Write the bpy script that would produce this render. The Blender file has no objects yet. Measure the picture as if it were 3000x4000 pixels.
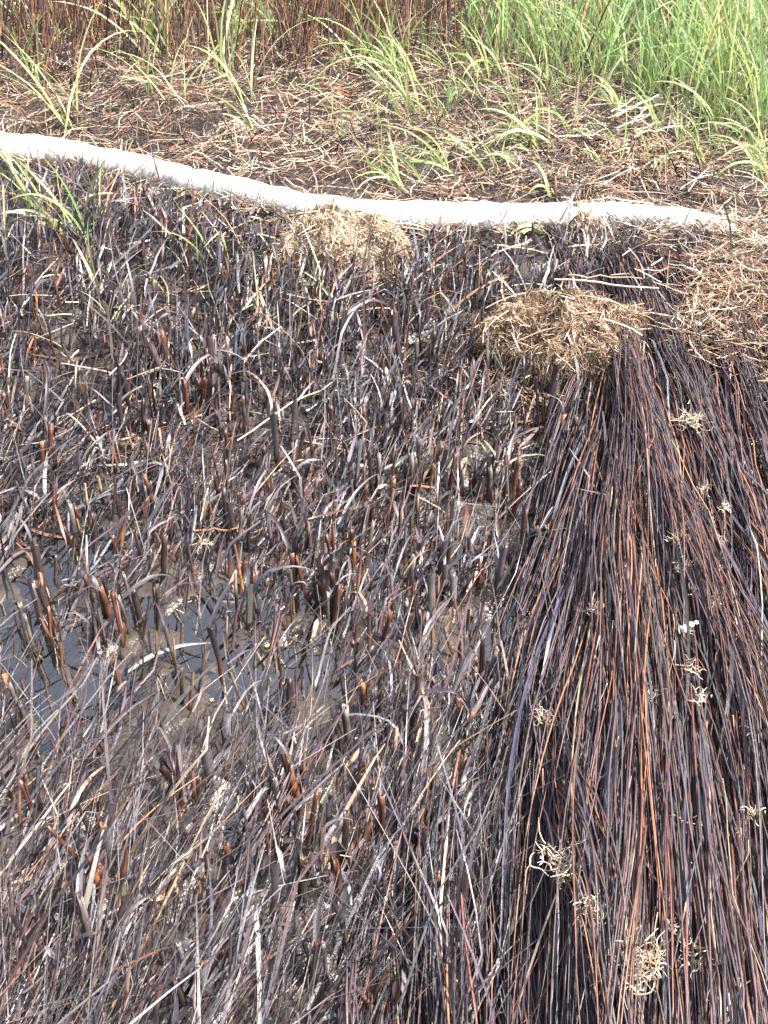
import bpy, math
import numpy as np

rng = np.random.default_rng(11)
scene = bpy.context.scene
R = math.radians

# ------------------------------------------------------------------ camera
CAM_H, PITCH, VFOV = 1.55, R(40.0), R(54.0)
cam_data = bpy.data.cameras.new("camera")
cam = bpy.data.objects.new("camera", cam_data)
scene.collection.objects.link(cam)
cam.location = (0, 0, CAM_H)
cam.rotation_euler = (R(90) - PITCH, 0, 0)
cam_data.sensor_fit = 'VERTICAL'
cam_data.angle = VFOV
cam_data.clip_start = 0.02
cam_data.clip_end = 400
scene.camera = cam

# ------------------------------------------------------------------ sky, sun, exposure
SUN_EL, SUN_AZ = R(60), R(102)          # azimuth from +Y (away from the viewer) towards +X (right)
world = bpy.data.worlds.new("World")
scene.world = world
world.use_nodes = True
wn = world.node_tree
sky = wn.nodes.new('ShaderNodeTexSky')
sky.sky_type = 'NISHITA'
sky.sun_disc = False
sky.sun_elevation = SUN_EL
sky.sun_rotation = SUN_AZ
sky.air_density = 1.0
sky.dust_density = 5.0
bg = wn.nodes['Background']
wn.links.new(sky.outputs[0], bg.inputs[0])
bg.inputs[1].default_value = 0.13
sun_data = bpy.data.lights.new("sun", 'SUN')
sun_data.energy = 5.0
sun_data.angle = R(0.5)
sun_data.color = (1.0, 0.94, 0.87)
sun = bpy.data.objects.new("sun", sun_data)
scene.collection.objects.link(sun)
sun_dir = np.array([math.sin(SUN_AZ) * math.cos(SUN_EL), math.cos(SUN_AZ) * math.cos(SUN_EL), math.sin(SUN_EL)])
from mathutils import Vector
sun.rotation_euler = Vector(sun_dir).to_track_quat('Z', 'Y').to_euler()
sun.location = tuple(sun_dir * 10)
vs = scene.view_settings
vs.view_transform = 'Standard'
vs.look = 'None'
vs.exposure = 1.48
vs.gamma = 1.0
vs.use_curve_mapping = False
scene.cycles.max_bounces = 6
scene.cycles.transparent_max_bounces = 12

# ------------------------------------------------------------------ noise, terrain, pixel helper
_tab = rng.random((256, 256))


def vnoise(x, y):
    x = np.asarray(x, float); y = np.asarray(y, float)
    xi = np.floor(x).astype(int); yi = np.floor(y).astype(int)
    fx = x - xi; fy = y - yi
    fx = fx * fx * (3 - 2 * fx); fy = fy * fy * (3 - 2 * fy)
    a = _tab[xi & 255, yi & 255]; b = _tab[(xi + 1) & 255, yi & 255]
    c = _tab[xi & 255, (yi + 1) & 255]; d = _tab[(xi + 1) & 255, (yi + 1) & 255]
    return (a * (1 - fx) + b * fx) * (1 - fy) + (c * (1 - fx) + d * fx) * fy


def sstep(a, b, x):
    t = np.clip((np.asarray(x, float) - a) / (b - a), 0, 1)
    return t * t * (3 - 2 * t)


MAT_Y = [0.0, 0.66, 0.87, 1.08, 1.31, 1.53, 1.79, 2.09, 2.28, 2.6, 3.2]
MAT_X = [0.05, 0.165, 0.21, 0.255, 0.31, 0.376, 0.445, 0.51, 0.56, 0.60, 0.62]


def mat_edge(y):
    return np.interp(y, MAT_Y, MAT_X)


def mat_amount(x, y):
    """0 on open mud, 1 on the raised mat of fallen reeds (in front of the sleeve, on the right)"""
    return sstep(-0.03, 0.14, np.asarray(x) - mat_edge(y)) * (1 - sstep(2.55, 2.85, y))


def bank(x, y):
    return 0.20 * sstep(1.75, 2.95, np.asarray(y) + 0.10 * np.asarray(x)) + 0.10 * sstep(3.0, 5.5, y)


PUDDLES = []
for (px, py, r) in [(820, 2470, .15), (1010, 2640, .13), (130, 2650, .17), (480, 3250, .05), (1300, 2050, .05), (120, 1900, .10), (930, 3230, .06), (1650, 3200, .06), (560, 2400, .07), (2120, 2420, .08), (1060, 2300, .06), (230, 2200, .08), (1200, 2900, .05), (1720, 2700, .05)]:
    d_ = np.array([0, math.cos(PITCH), -math.sin(PITCH)]) + (px - 1500) / 3925 * np.array([1, 0, 0]) + (2000 - py) / 3925 * np.array([0, math.sin(PITCH), math.cos(PITCH)])
    t_ = -CAM_H / d_[2]
    PUDDLES.append((d_[0] * t_, d_[1] * t_, r))


def puddle(x, y):
    d = 0 * np.asarray(x, float)
    for (cx, cy, r) in PUDDLES:
        d = np.maximum(d, np.exp(-(((x - cx) / r) ** 2 + ((y - cy) / r) ** 2) * 1.2))
    return d


def terrain(x, y):
    x = np.asarray(x, float); y = np.asarray(y, float)
    h = bank(x, y)
    far = sstep(8, 30, np.abs(y)) + sstep(8, 30, np.abs(x))
    bump = (vnoise(x * 3.1 + 7, y * 3.1 + 3) - 0.5) * 0.036 + (vnoise(x * 8.3, y * 8.3) - 0.5) * 0.034 + (vnoise(x * 23 + 5, y * 23) - 0.5) * 0.018
    mud = 1 - sstep(1.9, 2.6, y)
    fine = (vnoise(x * 60, y * 60 + 9) - 0.5) * 0.006 + (vnoise(x * 120, y * 120 + 9) - 0.5) * 0.004
    h = h + (bump * (0.8 + 0.5 * sstep(2.2, 3.2, y)) + fine * mud) * (1 - 0.9 * np.clip(far, 0, 1)) + 0.012 - 0.024 * puddle(x, y)
    m = mat_amount(x, y)
    h = h + 0.075 * m
    return h


_right = np.array([1.0, 0, 0])
_fwd = np.array([0, math.cos(PITCH), -math.sin(PITCH)])
_up = np.array([0, math.sin(PITCH), math.cos(PITCH)])
F = 2000 / math.tan(VFOV / 2)


def G(px, py, lift=0.0):
    """Point of the ground that the photograph shows at pixel (px, py) of 3000 x 4000."""
    d = _fwd + (px - 1500) / F * _right + (2000 - py) / F * _up
    t = np.arange(0.6, 14, 0.01)
    q = np.array([0, 0, CAM_H]) + d[None] * t[:, None]
    hit = q[:, 2] < terrain(q[:, 0], q[:, 1]) + lift
    return q[np.argmax(hit)] if hit.any() else q[-1]


def project(P):
    P = np.asarray(P, float)
    q = P - np.array([0, 0, CAM_H])
    z = q @ _fwd
    z = np.where(z < 0.05, 0.05, z)
    return 1500 + F * (q @ _right) / z, 2000 - F * (q @ _up) / z


def in_frame(P, m=0):
    x, y = project(P)
    return (x > -m) & (x < 3000 + m) & (y > -m) & (y < 4000 + m)


# ------------------------------------------------------------------ materials
def new_mat(name):
    m = bpy.data.materials.new(name)
    m.use_nodes = True
    nt = m.node_tree
    for n in list(nt.nodes):
        nt.nodes.remove(n)
    out = nt.nodes.new('ShaderNodeOutputMaterial')
    return m, nt, out


def N(nt, t, **kw):
    n = nt.nodes.new(t)
    for k, v in kw.items():
        if k.startswith('i_'):
            key = k[2:]
            n.inputs[int(key) if key.isdigit() else key.replace('_', ' ')].default_value = v
        else:
            setattr(n, k, v)
    return n


def math_node(nt, op, a, b):
    n = nt.nodes.new('ShaderNodeMath'); n.operation = op
    for i, v in enumerate((a, b)):
        if hasattr(v, 'links'):
            nt.links.new(v, n.inputs[i])
        else:
            n.inputs[i].default_value = v
    return n.outputs[0]


def ramp(nt, fac, stops):
    r = nt.nodes.new('ShaderNodeValToRGB')
    el = r.color_ramp.elements
    while len(el) < len(stops):
        el.new(0.5)
    for e, (p, c) in zip(el, stops):
        e.position = p
        e.color = c if len(c) == 4 else (*c, 1)
    nt.links.new(fac, r.inputs[0])
    return r.outputs[0]


def fibre_mat(name, rough=(0.3, 0.6), spec=0.5, coat=0.0, translucent=0.0, mottle=0.45, scale=55.0):
    """Plant fibre: own colour of each strand (attribute), mottled and streaked by noise."""
    m, nt, out = new_mat(name)
    L = nt.links.new
    tc = N(nt, 'ShaderNodeTexCoord')
    oi = N(nt, 'ShaderNodeObjectInfo')
    at = N(nt, 'ShaderNodeAttribute', attribute_name='Col')
    n1 = N(nt, 'ShaderNodeTexNoise', noise_dimensions='4D', i_Scale=scale, i_Detail=4.0, i_Roughness=0.65)
    L(tc.outputs['Object'], n1.inputs['Vector'])
    L(math_node(nt, 'MULTIPLY', oi.outputs['Random'], 50.0), n1.inputs['W'])
    n2 = N(nt, 'ShaderNodeTexNoise', noise_dimensions='4D', i_Scale=scale * 6, i_Detail=2.0)
    L(tc.outputs['Object'], n2.inputs['Vector'])
    f = math_node(nt, 'ADD', math_node(nt, 'MULTIPLY', n1.outputs['Fac'], 0.65), math_node(nt, 'MULTIPLY', n2.outputs['Fac'], 0.35))
    sa = N(nt, 'ShaderNodeAttribute', attribute_name='st')
    n4 = N(nt, 'ShaderNodeTexNoise', i_Scale=1.0, i_Detail=3.0, i_Roughness=0.6)
    L(sa.outputs['Vector'], n4.inputs['Vector'])
    f = math_node(nt, 'ADD', math_node(nt, 'MULTIPLY', f, 0.55), math_node(nt, 'MULTIPLY', n4.outputs['Fac'], 0.45))
    fac = ramp(nt, f, [(0.30, (1 - mottle,) * 3), (0.5, (1, 1, 1)), (0.72, (1 + mottle * 1.2,) * 3)])
    mx = N(nt, 'ShaderNodeMix', data_type='RGBA', blend_type='MULTIPLY')
    mx.inputs[0].default_value = 1.0
    L(at.outputs['Color'], mx.inputs[6]); L(fac, mx.inputs[7])
    b = N(nt, 'ShaderNodeBsdfPrincipled')
    L(mx.outputs[2], b.inputs['Base Color'])
    rr = ramp(nt, n1.outputs['Fac'], [(0.35, (rough[0],) * 3), (0.65, (rough[1],) * 3)])
    L(rr, b.inputs['Roughness'])
    b.inputs['Specular IOR Level'].default_value = spec
    b.inputs['Coat Weight'].default_value = coat
    b.inputs['Coat Roughness'].default_value = 0.22
    bp = N(nt, 'ShaderNodeBump', i_Strength=0.35, i_Distance=0.002)
    L(math_node(nt, 'ADD', n2.outputs['Fac'], n4.outputs['Fac']), bp.inputs['Height'])
    L(bp.outputs[0], b.inputs['Normal'])
    if translucent:
        tr = N(nt, 'ShaderNodeBsdfTranslucent')
        L(mx.outputs[2], tr.inputs['Color'])
        ms = N(nt, 'ShaderNodeMixShader'); ms.inputs[0].default_value = translucent
        L(b.outputs[0], ms.inputs[1]); L(tr.outputs[0], ms.inputs[2])
        L(ms.outputs[0], out.inputs[0])
    else:
        L(b.outputs[0], out.inputs[0])
    return m


M_OIL = fibre_mat('oiled_fibre', rough=(0.3, 0.55), spec=0.5, coat=0.2, mottle=0.6)
M_REED = fibre_mat('reed_stem', rough=(0.26, 0.55), spec=0.5, coat=0.2, mottle=0.75, scale=40)
M_STRAW = fibre_mat('dry_straw', rough=(0.45, 0.7), spec=0.35, mottle=0.4)
M_GREEN = fibre_mat('green_blade', rough=(0.32, 0.5), spec=0.5, translucent=0.38, mottle=0.25, scale=18)

# mud
M_MUD, nt, out = new_mat('wet_mud')
L = nt.links.new
tc = N(nt, 'ShaderNodeTexCoord')
n1 = N(nt, 'ShaderNodeTexNoise', i_Scale=7.0, i_Detail=6.0, i_Roughness=0.6)
n2 = N(nt, 'ShaderNodeTexNoise', i_Scale=90.0, i_Detail=5.0, i_Roughness=0.65)
n3 = N(nt, 'ShaderNodeTexVoronoi', i_Scale=160.0)
for n in (n1, n2, n3):
    L(tc.outputs['Object'], n.inputs['Vector'])
col = ramp(nt, n1.outputs['Fac'], [(0.3, (0.032, 0.024, 0.018)), (0.5, (0.058, 0.046, 0.036)), (0.7, (0.082, 0.066, 0.054))])
col2 = ramp(nt, n2.outputs['Fac'], [(0.3, (0.5, 0.5, 0.5)), (0.65, (1.15, 1.15, 1.15))])
mx = N(nt, 'ShaderNodeMix', data_type='RGBA', blend_type='MULTIPLY'); mx.inputs[0].default_value = 1
L(col, mx.inputs[6]); L(col2, mx.inputs[7])
b = N(nt, 'ShaderNodeBsdfPrincipled')
L(mx.outputs[2], b.inputs['Base Color'])
L(ramp(nt, n1.outputs['Fac'], [(0.35, (0.22,) * 3), (0.65, (0.36,) * 3)]), b.inputs['Roughness'])
b.inputs['Specular IOR Level'].default_value = 0.7
hsum = math_node(nt, 'ADD', n2.outputs['Fac'], math_node(nt, 'MULTIPLY', n3.outputs['Distance'], 0.5))
bp = N(nt, 'ShaderNodeBump', i_Strength=0.38, i_Distance=0.005)
L(hsum, bp.inputs['Height']); L(bp.outputs[0], b.inputs['Normal'])
L(b.outputs[0], out.inputs[0])

# water with an oily film
M_WATER, nt, out = new_mat('puddle_water')
L = nt.links.new
tc = N(nt, 'ShaderNodeTexCoord')
n1 = N(nt, 'ShaderNodeTexNoise', i_Scale=26.0, i_Detail=3.0)
L(tc.outputs['Object'], n1.inputs['Vector'])
bp = N(nt, 'ShaderNodeBump', i_Strength=0.10, i_Distance=0.004)
L(n1.outputs['Fac'], bp.inputs['Height'])
fr = N(nt, 'ShaderNodeFresnel', i_IOR=2.1)
L(bp.outputs[0], fr.inputs['Normal'])
tr = N(nt, 'ShaderNodeBsdfTransparent'); tr.inputs[0].default_value = (1.0, 0.94, 0.76, 1)
gl = N(nt, 'ShaderNodeBsdfGlossy', i_Roughness=0.03)
gl.inputs[0].default_value = (1.0, 0.88, 0.74, 1)
L(bp.outputs[0], gl.inputs['Normal'])
ms = N(nt, 'ShaderNodeMixShader')
L(math_node(nt, 'ADD', math_node(nt, 'MULTIPLY', fr.outputs[0], 1.5), 0.10), ms.inputs[0]); L(tr.outputs[0], ms.inputs[1]); L(gl.outputs[0], ms.inputs[2])
L(ms.outputs[0], out.inputs[0])

# white sleeve cloth and net
def cloth(name, c, sc, strength):
    m, nt, out = new_mat(name)
    L = nt.links.new
    tc = N(nt, 'ShaderNodeTexCoord')
    n = N(nt, 'ShaderNodeTexNoise', i_Scale=sc, i_Detail=4.0)
    L(tc.outputs['Object'], n.inputs['Vector'])
    b = N(nt, 'ShaderNodeBsdfPrincipled', i_Roughness=0.8)
    ns = N(nt, 'ShaderNodeTexNoise', i_Scale=sc * .13, i_Detail=7.0, i_Roughness=0.7)
    L(tc.outputs['Object'], ns.inputs['Vector'])
    mc = N(nt, 'ShaderNodeMix', data_type='RGBA', blend_type='MULTIPLY'); mc.inputs[0].default_value = 1
    L(ramp(nt, n.outputs['Fac'], [(0.25, tuple(v * 0.82 for v in c)), (0.6, c)]), mc.inputs[6])
    L(ramp(nt, ns.outputs['Fac'], [(0.30, (0.42, 0.33, 0.24)), (0.40, (0.85, 0.80, 0.72)), (0.47, (1, 1, 1))]), mc.inputs[7])
    L(mc.outputs[2], b.inputs['Base Color'])
    bp = N(nt, 'ShaderNodeBump', i_Strength=strength, i_Distance=0.004)
    L(n.outputs['Fac'], bp.inputs['Height']); L(bp.outputs[0], b.inputs['Normal'])
    L(b.outputs[0], out.inputs[0])
    return m


M_CLOTH = cloth('white_sleeve_cloth', (0.88, 0.86, 0.80), 60, 0.15)
M_NET = cloth('net_cord', (0.70, 0.70, 0.66), 200, 0.2)
M_SHELL = cloth('shell', (0.50, 0.50, 0.22), 120, 0.3)
M_PEAT = cloth('peat_core', (0.10, 0.065, 0.038), 60, 1.0)

# ------------------------------------------------------------------ mesh building
def mesh_from(name, V, Q, C, mat, smooth=True):
    """V (n,3), Q (m,4) quads, C (n,3) point colours."""
    me = bpy.data.meshes.new(name)
    V = np.ascontiguousarray(V, np.float32); Q = np.ascontiguousarray(Q, np.int32)
    me.vertices.add(len(V)); me.vertices.foreach_set('co', V.ravel())
    me.loops.add(Q.size); me.loops.foreach_set('vertex_index', Q.ravel())
    k = Q.shape[1]
    me.polygons.add(len(Q)); me.polygons.foreach_set('loop_start', np.arange(0, Q.size, k, dtype=np.int32))
    me.update(calc_edges=True)
    if smooth:
        me.polygons.foreach_set('use_smooth', np.ones(len(Q), bool))
    if C is not None:
        at = me.color_attributes.new('Col', 'FLOAT_COLOR', 'POINT')
        at.data.foreach_set('color', np.concatenate([C[:, :3], np.ones((len(C), 1))], 1).astype(np.float32).ravel())
        if C.shape[1] == 6:
            st = me.attributes.new('st', 'FLOAT_VECTOR', 'POINT')
            st.data.foreach_set('vector', np.ascontiguousarray(C[:, 3:], np.float32).ravel())
    me.materials.append(mat)
    return me


def add(name, me, parent=None, loc=(0, 0, 0), label=None, cat=None, group=None, kind=None):
    o = bpy.data.objects.new(name, me)
    scene.collection.objects.link(o)
    o.location = tuple(float(v) for v in loc)
    if parent is not None:
        o.parent = parent
    if label: o['label'] = label
    if cat: o['category'] = cat
    if group: o['group'] = group
    if kind: o['kind'] = kind
    return o


def unit(v):
    return v / np.maximum(np.linalg.norm(v, axis=-1, keepdims=True), 1e-9)


def strands(P, W, C, sides=2, up=None, fold=0.0):
    """P (n,k,3) centre lines, W (n,k) half widths, C (n,3) or (n,k,3). Returns V, Q, colours (strand-major)."""
    n, k, _ = P.shape
    T = unit(np.gradient(P, axis=1))
    if up is None:
        up = unit(rng.normal(0, 0.55, (n, 3)) + np.array([0, 0, 1.0]))
    S = unit(np.cross(T, up[:, None, :]))
    U = np.cross(S, T)
    if C.ndim == 2:
        C = np.repeat(C[:, None, :], k, 1)
    if sides == 2:
        V = np.stack([P - S * W[..., None], P + S * W[..., None]], 2)
        s = 2; wrap = False
    elif sides == 1:                        # folded blade, three points across
        V = np.stack([P - S * W[..., None] + U * (W * fold)[..., None], P, P + S * W[..., None] + U * (W * fold)[..., None]], 2)
        s = 3; wrap = False
    else:
        a = np.arange(sides) / sides * 2 * np.pi
        V = P[:, :, None, :] + (S[:, :, None, :] * np.cos(a)[None, None, :, None] + U[:, :, None, :] * np.sin(a)[None, None, :, None]) * W[:, :, None, None]
        s = sides; wrap = True
    CC = np.repeat(C[:, :, None, :], s, 2)
    Ln = np.concatenate([np.zeros((n, 1)), np.linalg.norm(np.diff(P, axis=1), axis=2).cumsum(1)], 1)
    acr = np.arange(s) if not wrap else np.abs(np.arange(s) * 2 - s)
    ST = np.stack(np.broadcast_arrays(acr[None, None, :] * 1.7, Ln[:, :, None] * 22, rng.uniform(0, 300, n)[:, None, None]), -1)
    CC = np.concatenate([CC, ST], -1)
    base = (np.arange(n) * k * s)[:, None, None]
    i = np.arange(k - 1)[None, :, None] * s
    j = np.arange(s if wrap else s - 1)[None, None, :]
    j2 = (j + 1) % s
    Q = np.stack([base + i + j, base + i + j2, base + i + s + j2, base + i + s + j], -1).reshape(-1, 4)
    return V.reshape(-1, 3), Q, CC.reshape(-1, 6)


def walk(p0, az, el, L, k, curl=0.0, droop=0.0, kink=None, kink_az=None, ground=0.004, wob=0.05):
    """Integrate strands from p0 (n,3): az from +Y towards +X, el above horizontal."""
    n = len(p0)
    t = (np.arange(k - 1) + 0.5) / (k - 1)
    az = np.broadcast_to(np.asarray(az, float), (n,))[:, None] + np.broadcast_to(np.asarray(curl, float), (n,))[:, None] * t + rng.normal(0, wob, (n, k - 1)).cumsum(1)
    el = np.broadcast_to(np.asarray(el, float), (n,))[:, None] - np.broadcast_to(np.asarray(droop, float), (n,))[:, None] * t ** 1.4 + rng.normal(0, wob, (n, k - 1))
    if kink is not None:
        t0 = rng.uniform(0.3, 0.8, (n, 1))
        mask = t[None, :] > t0
        el = el + mask * np.asarray(kink).reshape(-1, 1)
        if kink_az is not None:
            az = az + mask * np.asarray(kink_az).reshape(-1, 1)
    d = np.stack([np.sin(az) * np.cos(el), np.cos(az) * np.cos(el), np.sin(el)], -1) * (np.broadcast_to(np.asarray(L, float), (n,)) / (k - 1))[:, None, None]
    P = np.concatenate([p0[:, None, :], p0[:, None, :] + d.cumsum(1)], 1)
    if ground is not None:
        g = terrain(P[..., 0], P[..., 1]) + np.broadcast_to(np.asarray(ground, float), (n,))[:, None]
        P[..., 2] = np.maximum(P[..., 2], g)
    return P


def broken(x, y, az, a, b, e2, w1, w2, spread=.6, hang=0.0):
    """a stalk that rises, snaps sharply and hangs over: centre lines (n,8,3) and half widths (n,8)"""
    n = len(x)
    k = 8
    az2 = az + rng.normal(0, spread, n)
    az2 = np.where(rng.random(n) < hang, np.pi + .25 + rng.normal(0, .4, n), az2)
    e2 = np.where(np.cos(az2) < 0, np.minimum(e2, -.2) - .3, e2)
    el1 = rng.uniform(.9, 1.5, n)
    P = np.zeros((n, k, 3)); P[:, 0] = np.stack([x, y, terrain(x, y) - .005], -1)
    dr = rng.uniform(0, .25, n)
    for i in range(1, k):
        up_ = i <= 3
        A = az if up_ else az2; E = el1 if up_ else e2 - dr * (i - 4)
        S = (a / 3) if up_ else (b / 4)
        A = A + rng.normal(0, .06, n); E = E + rng.normal(0, .05, n)
        P[:, i] = P[:, i - 1] + np.stack([np.sin(A) * np.cos(E), np.cos(A) * np.cos(E), np.sin(E)], -1) * S[:, None]
    P[..., 2] = np.maximum(P[..., 2], terrain(P[..., 0], P[..., 1]) + .002)
    W = np.stack([w1, w1 * .95, w1 * .9, w1 * .9, w2, w2 * .95, w2 * .7, w2 * .15 + w1 * .1], 1)
    return P, W


def taper(w, k, a=1.0, b=0.25, pw=2.0):
    t = np.linspace(0, 1, k)
    return np.asarray(w)[:, None] * (a + (b - a) * t ** pw)[None, :]


def pick(pal, n, jit=0.25):
    """pal: list of (weight, rgb)"""
    w = np.array([p[0] for p in pal], float); w /= w.sum()
    c = np.array([p[1] for p in pal], float)[rng.choice(len(pal), n, p=w)]
    return np.clip(c * np.exp(rng.normal(0, jit, (n, 1))) * np.exp(rng.normal(0, 0.06, (n, 3))), 0, 0.9)


BLACK = (0.010, 0.009, 0.011)
DGREY = (0.032, 0.027, 0.031)
BGREY = (0.072, 0.064, 0.072)
LGREY = (0.145, 0.13, 0.135)
PURP = (0.064, 0.045, 0.046)
BLUE = (0.060, 0.060, 0.076)
RUST = (0.118, 0.056, 0.040)
ORANGE = (0.25, 0.115, 0.06)
TAN = (0.30, 0.215, 0.145)
STRAW = (0.47, 0.375, 0.265)
PALE = (0.66, 0.57, 0.43)
MOSS = (0.20, 0.125, 0.062)
GREEN = (0.30, 0.42, 0.15)
GREEN2 = (0.23, 0.36, 0.17)
LIME = (0.45, 0.54, 0.24)
YEL = (0.56, 0.57, 0.27)


def stuff(name, parts, mat, kind='stuff', parent=None, label=None):
    Vs, Qs, Cs, off = [], [], [], 0
    for V, Q, C in parts:
        Vs.append(V); Qs.append(Q + off); Cs.append(C); off += len(V)
    o = add(name, mesh_from(name, np.concatenate(Vs), np.concatenate(Qs), np.concatenate(Cs), mat), parent, kind=kind, label=label)
    return o


def single(name, P, W, C, sides, mat, **kw):
    """one strand as its own object, origin at its base"""
    o0 = P[0].copy()
    V, Q, CC = strands(P[None] - o0, W[None], C[None], sides, up=kw.pop('up', None), fold=kw.pop('fold', 0.35))
    return add(name, mesh_from(name, V, Q, CC, mat), loc=o0, **kw)


def zone(p):
    """where a thing stands, in words one can find in the picture"""
    x, y = project(p)
    if y > 3300:
        v = 'bottom'
    elif y > 2500:
        v = 'lower'
    elif y > 1700:
        v = 'middle'
    else:
        v = 'upper'
    return v, x, y


# ================================================================== SETTING
def axis(lo, hi, step, far_lo, far_hi):
    a = list(np.arange(lo, hi, step))
    s = step
    x = hi
    while x < far_hi:
        a.append(x); s *= 1.25; x += s
    a.append(far_hi)
    s = step; x = lo
    pre = []
    while x > far_lo:
        s *= 1.25; x -= s; pre.append(max(x, far_lo))
    return np.array(pre[::-1] + a)


gx = axis(-1.3, 1.5, 0.009, -120, 120)
gy = axis(0.35, 3.2, 0.009, -60, 180)
XX, YY = np.meshgrid(gx, gy, indexing='ij')
ZZ = terrain(XX, YY)
V = np.stack([XX, YY, ZZ], -1).reshape(-1, 3)
ii, jj = np.meshgrid(np.arange(len(gx) - 1), np.arange(len(gy) - 1), indexing='ij')
a = (ii * len(gy) + jj).ravel(); q = len(gy)
add('ground', mesh_from('ground', V, np.stack([a, a + q, a + q + 1, a + 1], -1), None, M_MUD), kind='structure', label='wet brown marsh mud')
wx = np.linspace(-1.9, 0.62, 40); wy = np.linspace(0.2, 2.05, 40)
XX, YY = np.meshgrid(wx, wy, indexing='ij')
V = np.stack([XX, YY, XX * 0 + 0.0035], -1).reshape(-1, 3)
ii, jj = np.meshgrid(np.arange(39), np.arange(39), indexing='ij'); a = (ii * 40 + jj).ravel()
add('water', mesh_from('water', V, np.stack([a, a + 40, a + 41, a + 1], -1), None, M_WATER), kind='structure', label='shallow brown puddle water with oily film')

# ================================================================== SORBENT SLEEVE (boom)
bpx = [(-420, 470), (-200, 545), (0, 575), (250, 590), (480, 640), (700, 695), (950, 755), (1200, 812), (1450, 838), (1700, 850), (1950, 850), (2200, 850), (2400, 845), (2560, 860), (2690, 872), (2790, 888), (2855, 898)]
ctrl = []
for (px, py) in bpx:
    g = G(px, py + 40); ctrl.append([g[0], g[1], float(terrain(g[0], g[1])) + 0.030])
ctrl = np.array(ctrl)
s = np.concatenate([[0], np.linalg.norm(np.diff(ctrl, axis=0), axis=1).cumsum()])
nS = 420
ss = np.linspace(0, s[-1], nS)
BC = np.stack([np.interp(ss, s, ctrl[:, i]) for i in range(3)], -1)
for _ in range(60):
    BC[1:-1] = (BC[:-2] + 2 * BC[1:-1] + BC[2:]) / 4
BR = np.interp(ss / ss[-1], [0, 0.35, 0.5, 0.8, 0.90, 0.955, 0.985, 1.0], [0.050, 0.047, 0.042, 0.043, 0.044, 0.042, 0.033, 0.015])
BR = BR * (1 + 0.10 * (vnoise(ss * 5.5, 0 * ss) - 0.5) + 0.06 * (vnoise(ss * 14, 0 * ss + 4) - 0.5))
T = unit(np.gradient(BC, axis=0)); S_ = unit(np.cross(T, [0, 0, 1.0])); U_ = np.cross(S_, T)
nA = 36
an = np.arange(nA) / nA * 2 * np.pi


def boom_pt(si, ang, extra=0.0):
    """point on the sleeve's skin: si index (float), ang angle; flattened underneath, pillowed by the net"""
    i = np.clip(si, 0, nS - 1)
    i0 = np.floor(i).astype(int); i1 = np.minimum(i0 + 1, nS - 1); f = (i - i0)[..., None]
    c = BC[i0] * (1 - f) + BC[i1] * f; sx = S_[i0] * (1 - f) + S_[i1] * f; ux = U_[i0] * (1 - f) + U_[i1] * f
    r = BR[i0] * (1 - f[..., 0]) + BR[i1] * f[..., 0]
    lump = 1 + 0.18 * (vnoise(i * 0.11, np.cos(ang) * 1.4 + 9) - 0.5) + 0.10 * (vnoise(i * 0.45 + 7, ang * 0 + 2) - 0.5) + 0.14 * (vnoise(i * 0.16 + 30, np.sin(ang) * 1.6 + 3) - 0.5)
    r = r * lump + extra
    sa = np.sin(ang)
    return c + sx * (np.cos(ang) * r * 1.06)[..., None] + ux * (np.where(sa < 0, sa * 0.80, sa) * r)[..., None]


SI, AN = np.meshgrid(np.arange(nS, dtype=float), an, indexing='ij')
V = boom_pt(SI, AN, 0.0009 * np.cos(AN * 13 + SI * 0.75) * np.cos(AN * 13 - SI * 0.75))
base = (np.arange(nS - 1) * nA)[:, None]; j = np.arange(nA)[None]; j2 = (j + 1) % nA
Q = np.stack([base + j, base + j2, base + nA + j2, base + nA + j], -1).reshape(-1, 4)
boom_root = bpy.data.objects.new('absorbent_boom', None)
scene.collection.objects.link(boom_root)
boom_root.location = tuple(BC[nS // 2])
boom_root['label'] = 'long white netted absorbent boom lying across the marsh'
boom_root['category'] = 'boom'
V0 = BC[nS // 2]
add('sleeve', mesh_from('sleeve', V.reshape(-1, 3) - V0, Q, None, M_CLOTH), boom_root)
parts = []
kk = 300
tt = np.linspace(0, nS - 3, kk)
P, W = [], []
for fam in (1, -1):
    for q in range(26):
        ang = q / 26 * 2 * np.pi + fam * tt * 0.068 * 2
        P.append(boom_pt(tt, ang, 0.0012)); W.append(np.full(kk, 0.0006))
P = np.array(P) - V0
parts.append(strands(P, np.array(W), np.full((len(P), 3), 0.6), 3))
Vn, Qn, Cn = parts[0]
add('net', mesh_from('net', Vn, Qn, None, M_NET), boom_root, kind='stuff')
# gathered tail end
kk = 6
pt = BC[-1][None] + rng.normal(0, 0.004, (9, 3))
Pt = walk(pt, R(100) + rng.normal(0, .5, 9), rng.uniform(-.3, .3, 9), rng.uniform(.02, .05, 9), kk, ground=0.005)
Vt, Qt, Ct = strands(Pt - V0, np.full((9, kk), 0.0025), np.full((9, 3), 0.6), 4)
add('tied_end', mesh_from('tied_end', Vt, Qt, None, M_CLOTH), boom_root)


def near_boom(x, y):
    """signed distance in y from the sleeve (positive behind it)"""
    return np.asarray(y) - np.interp(x, BC[:, 0], BC[:, 1], right=BC[-1, 1] - 0.08)


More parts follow.
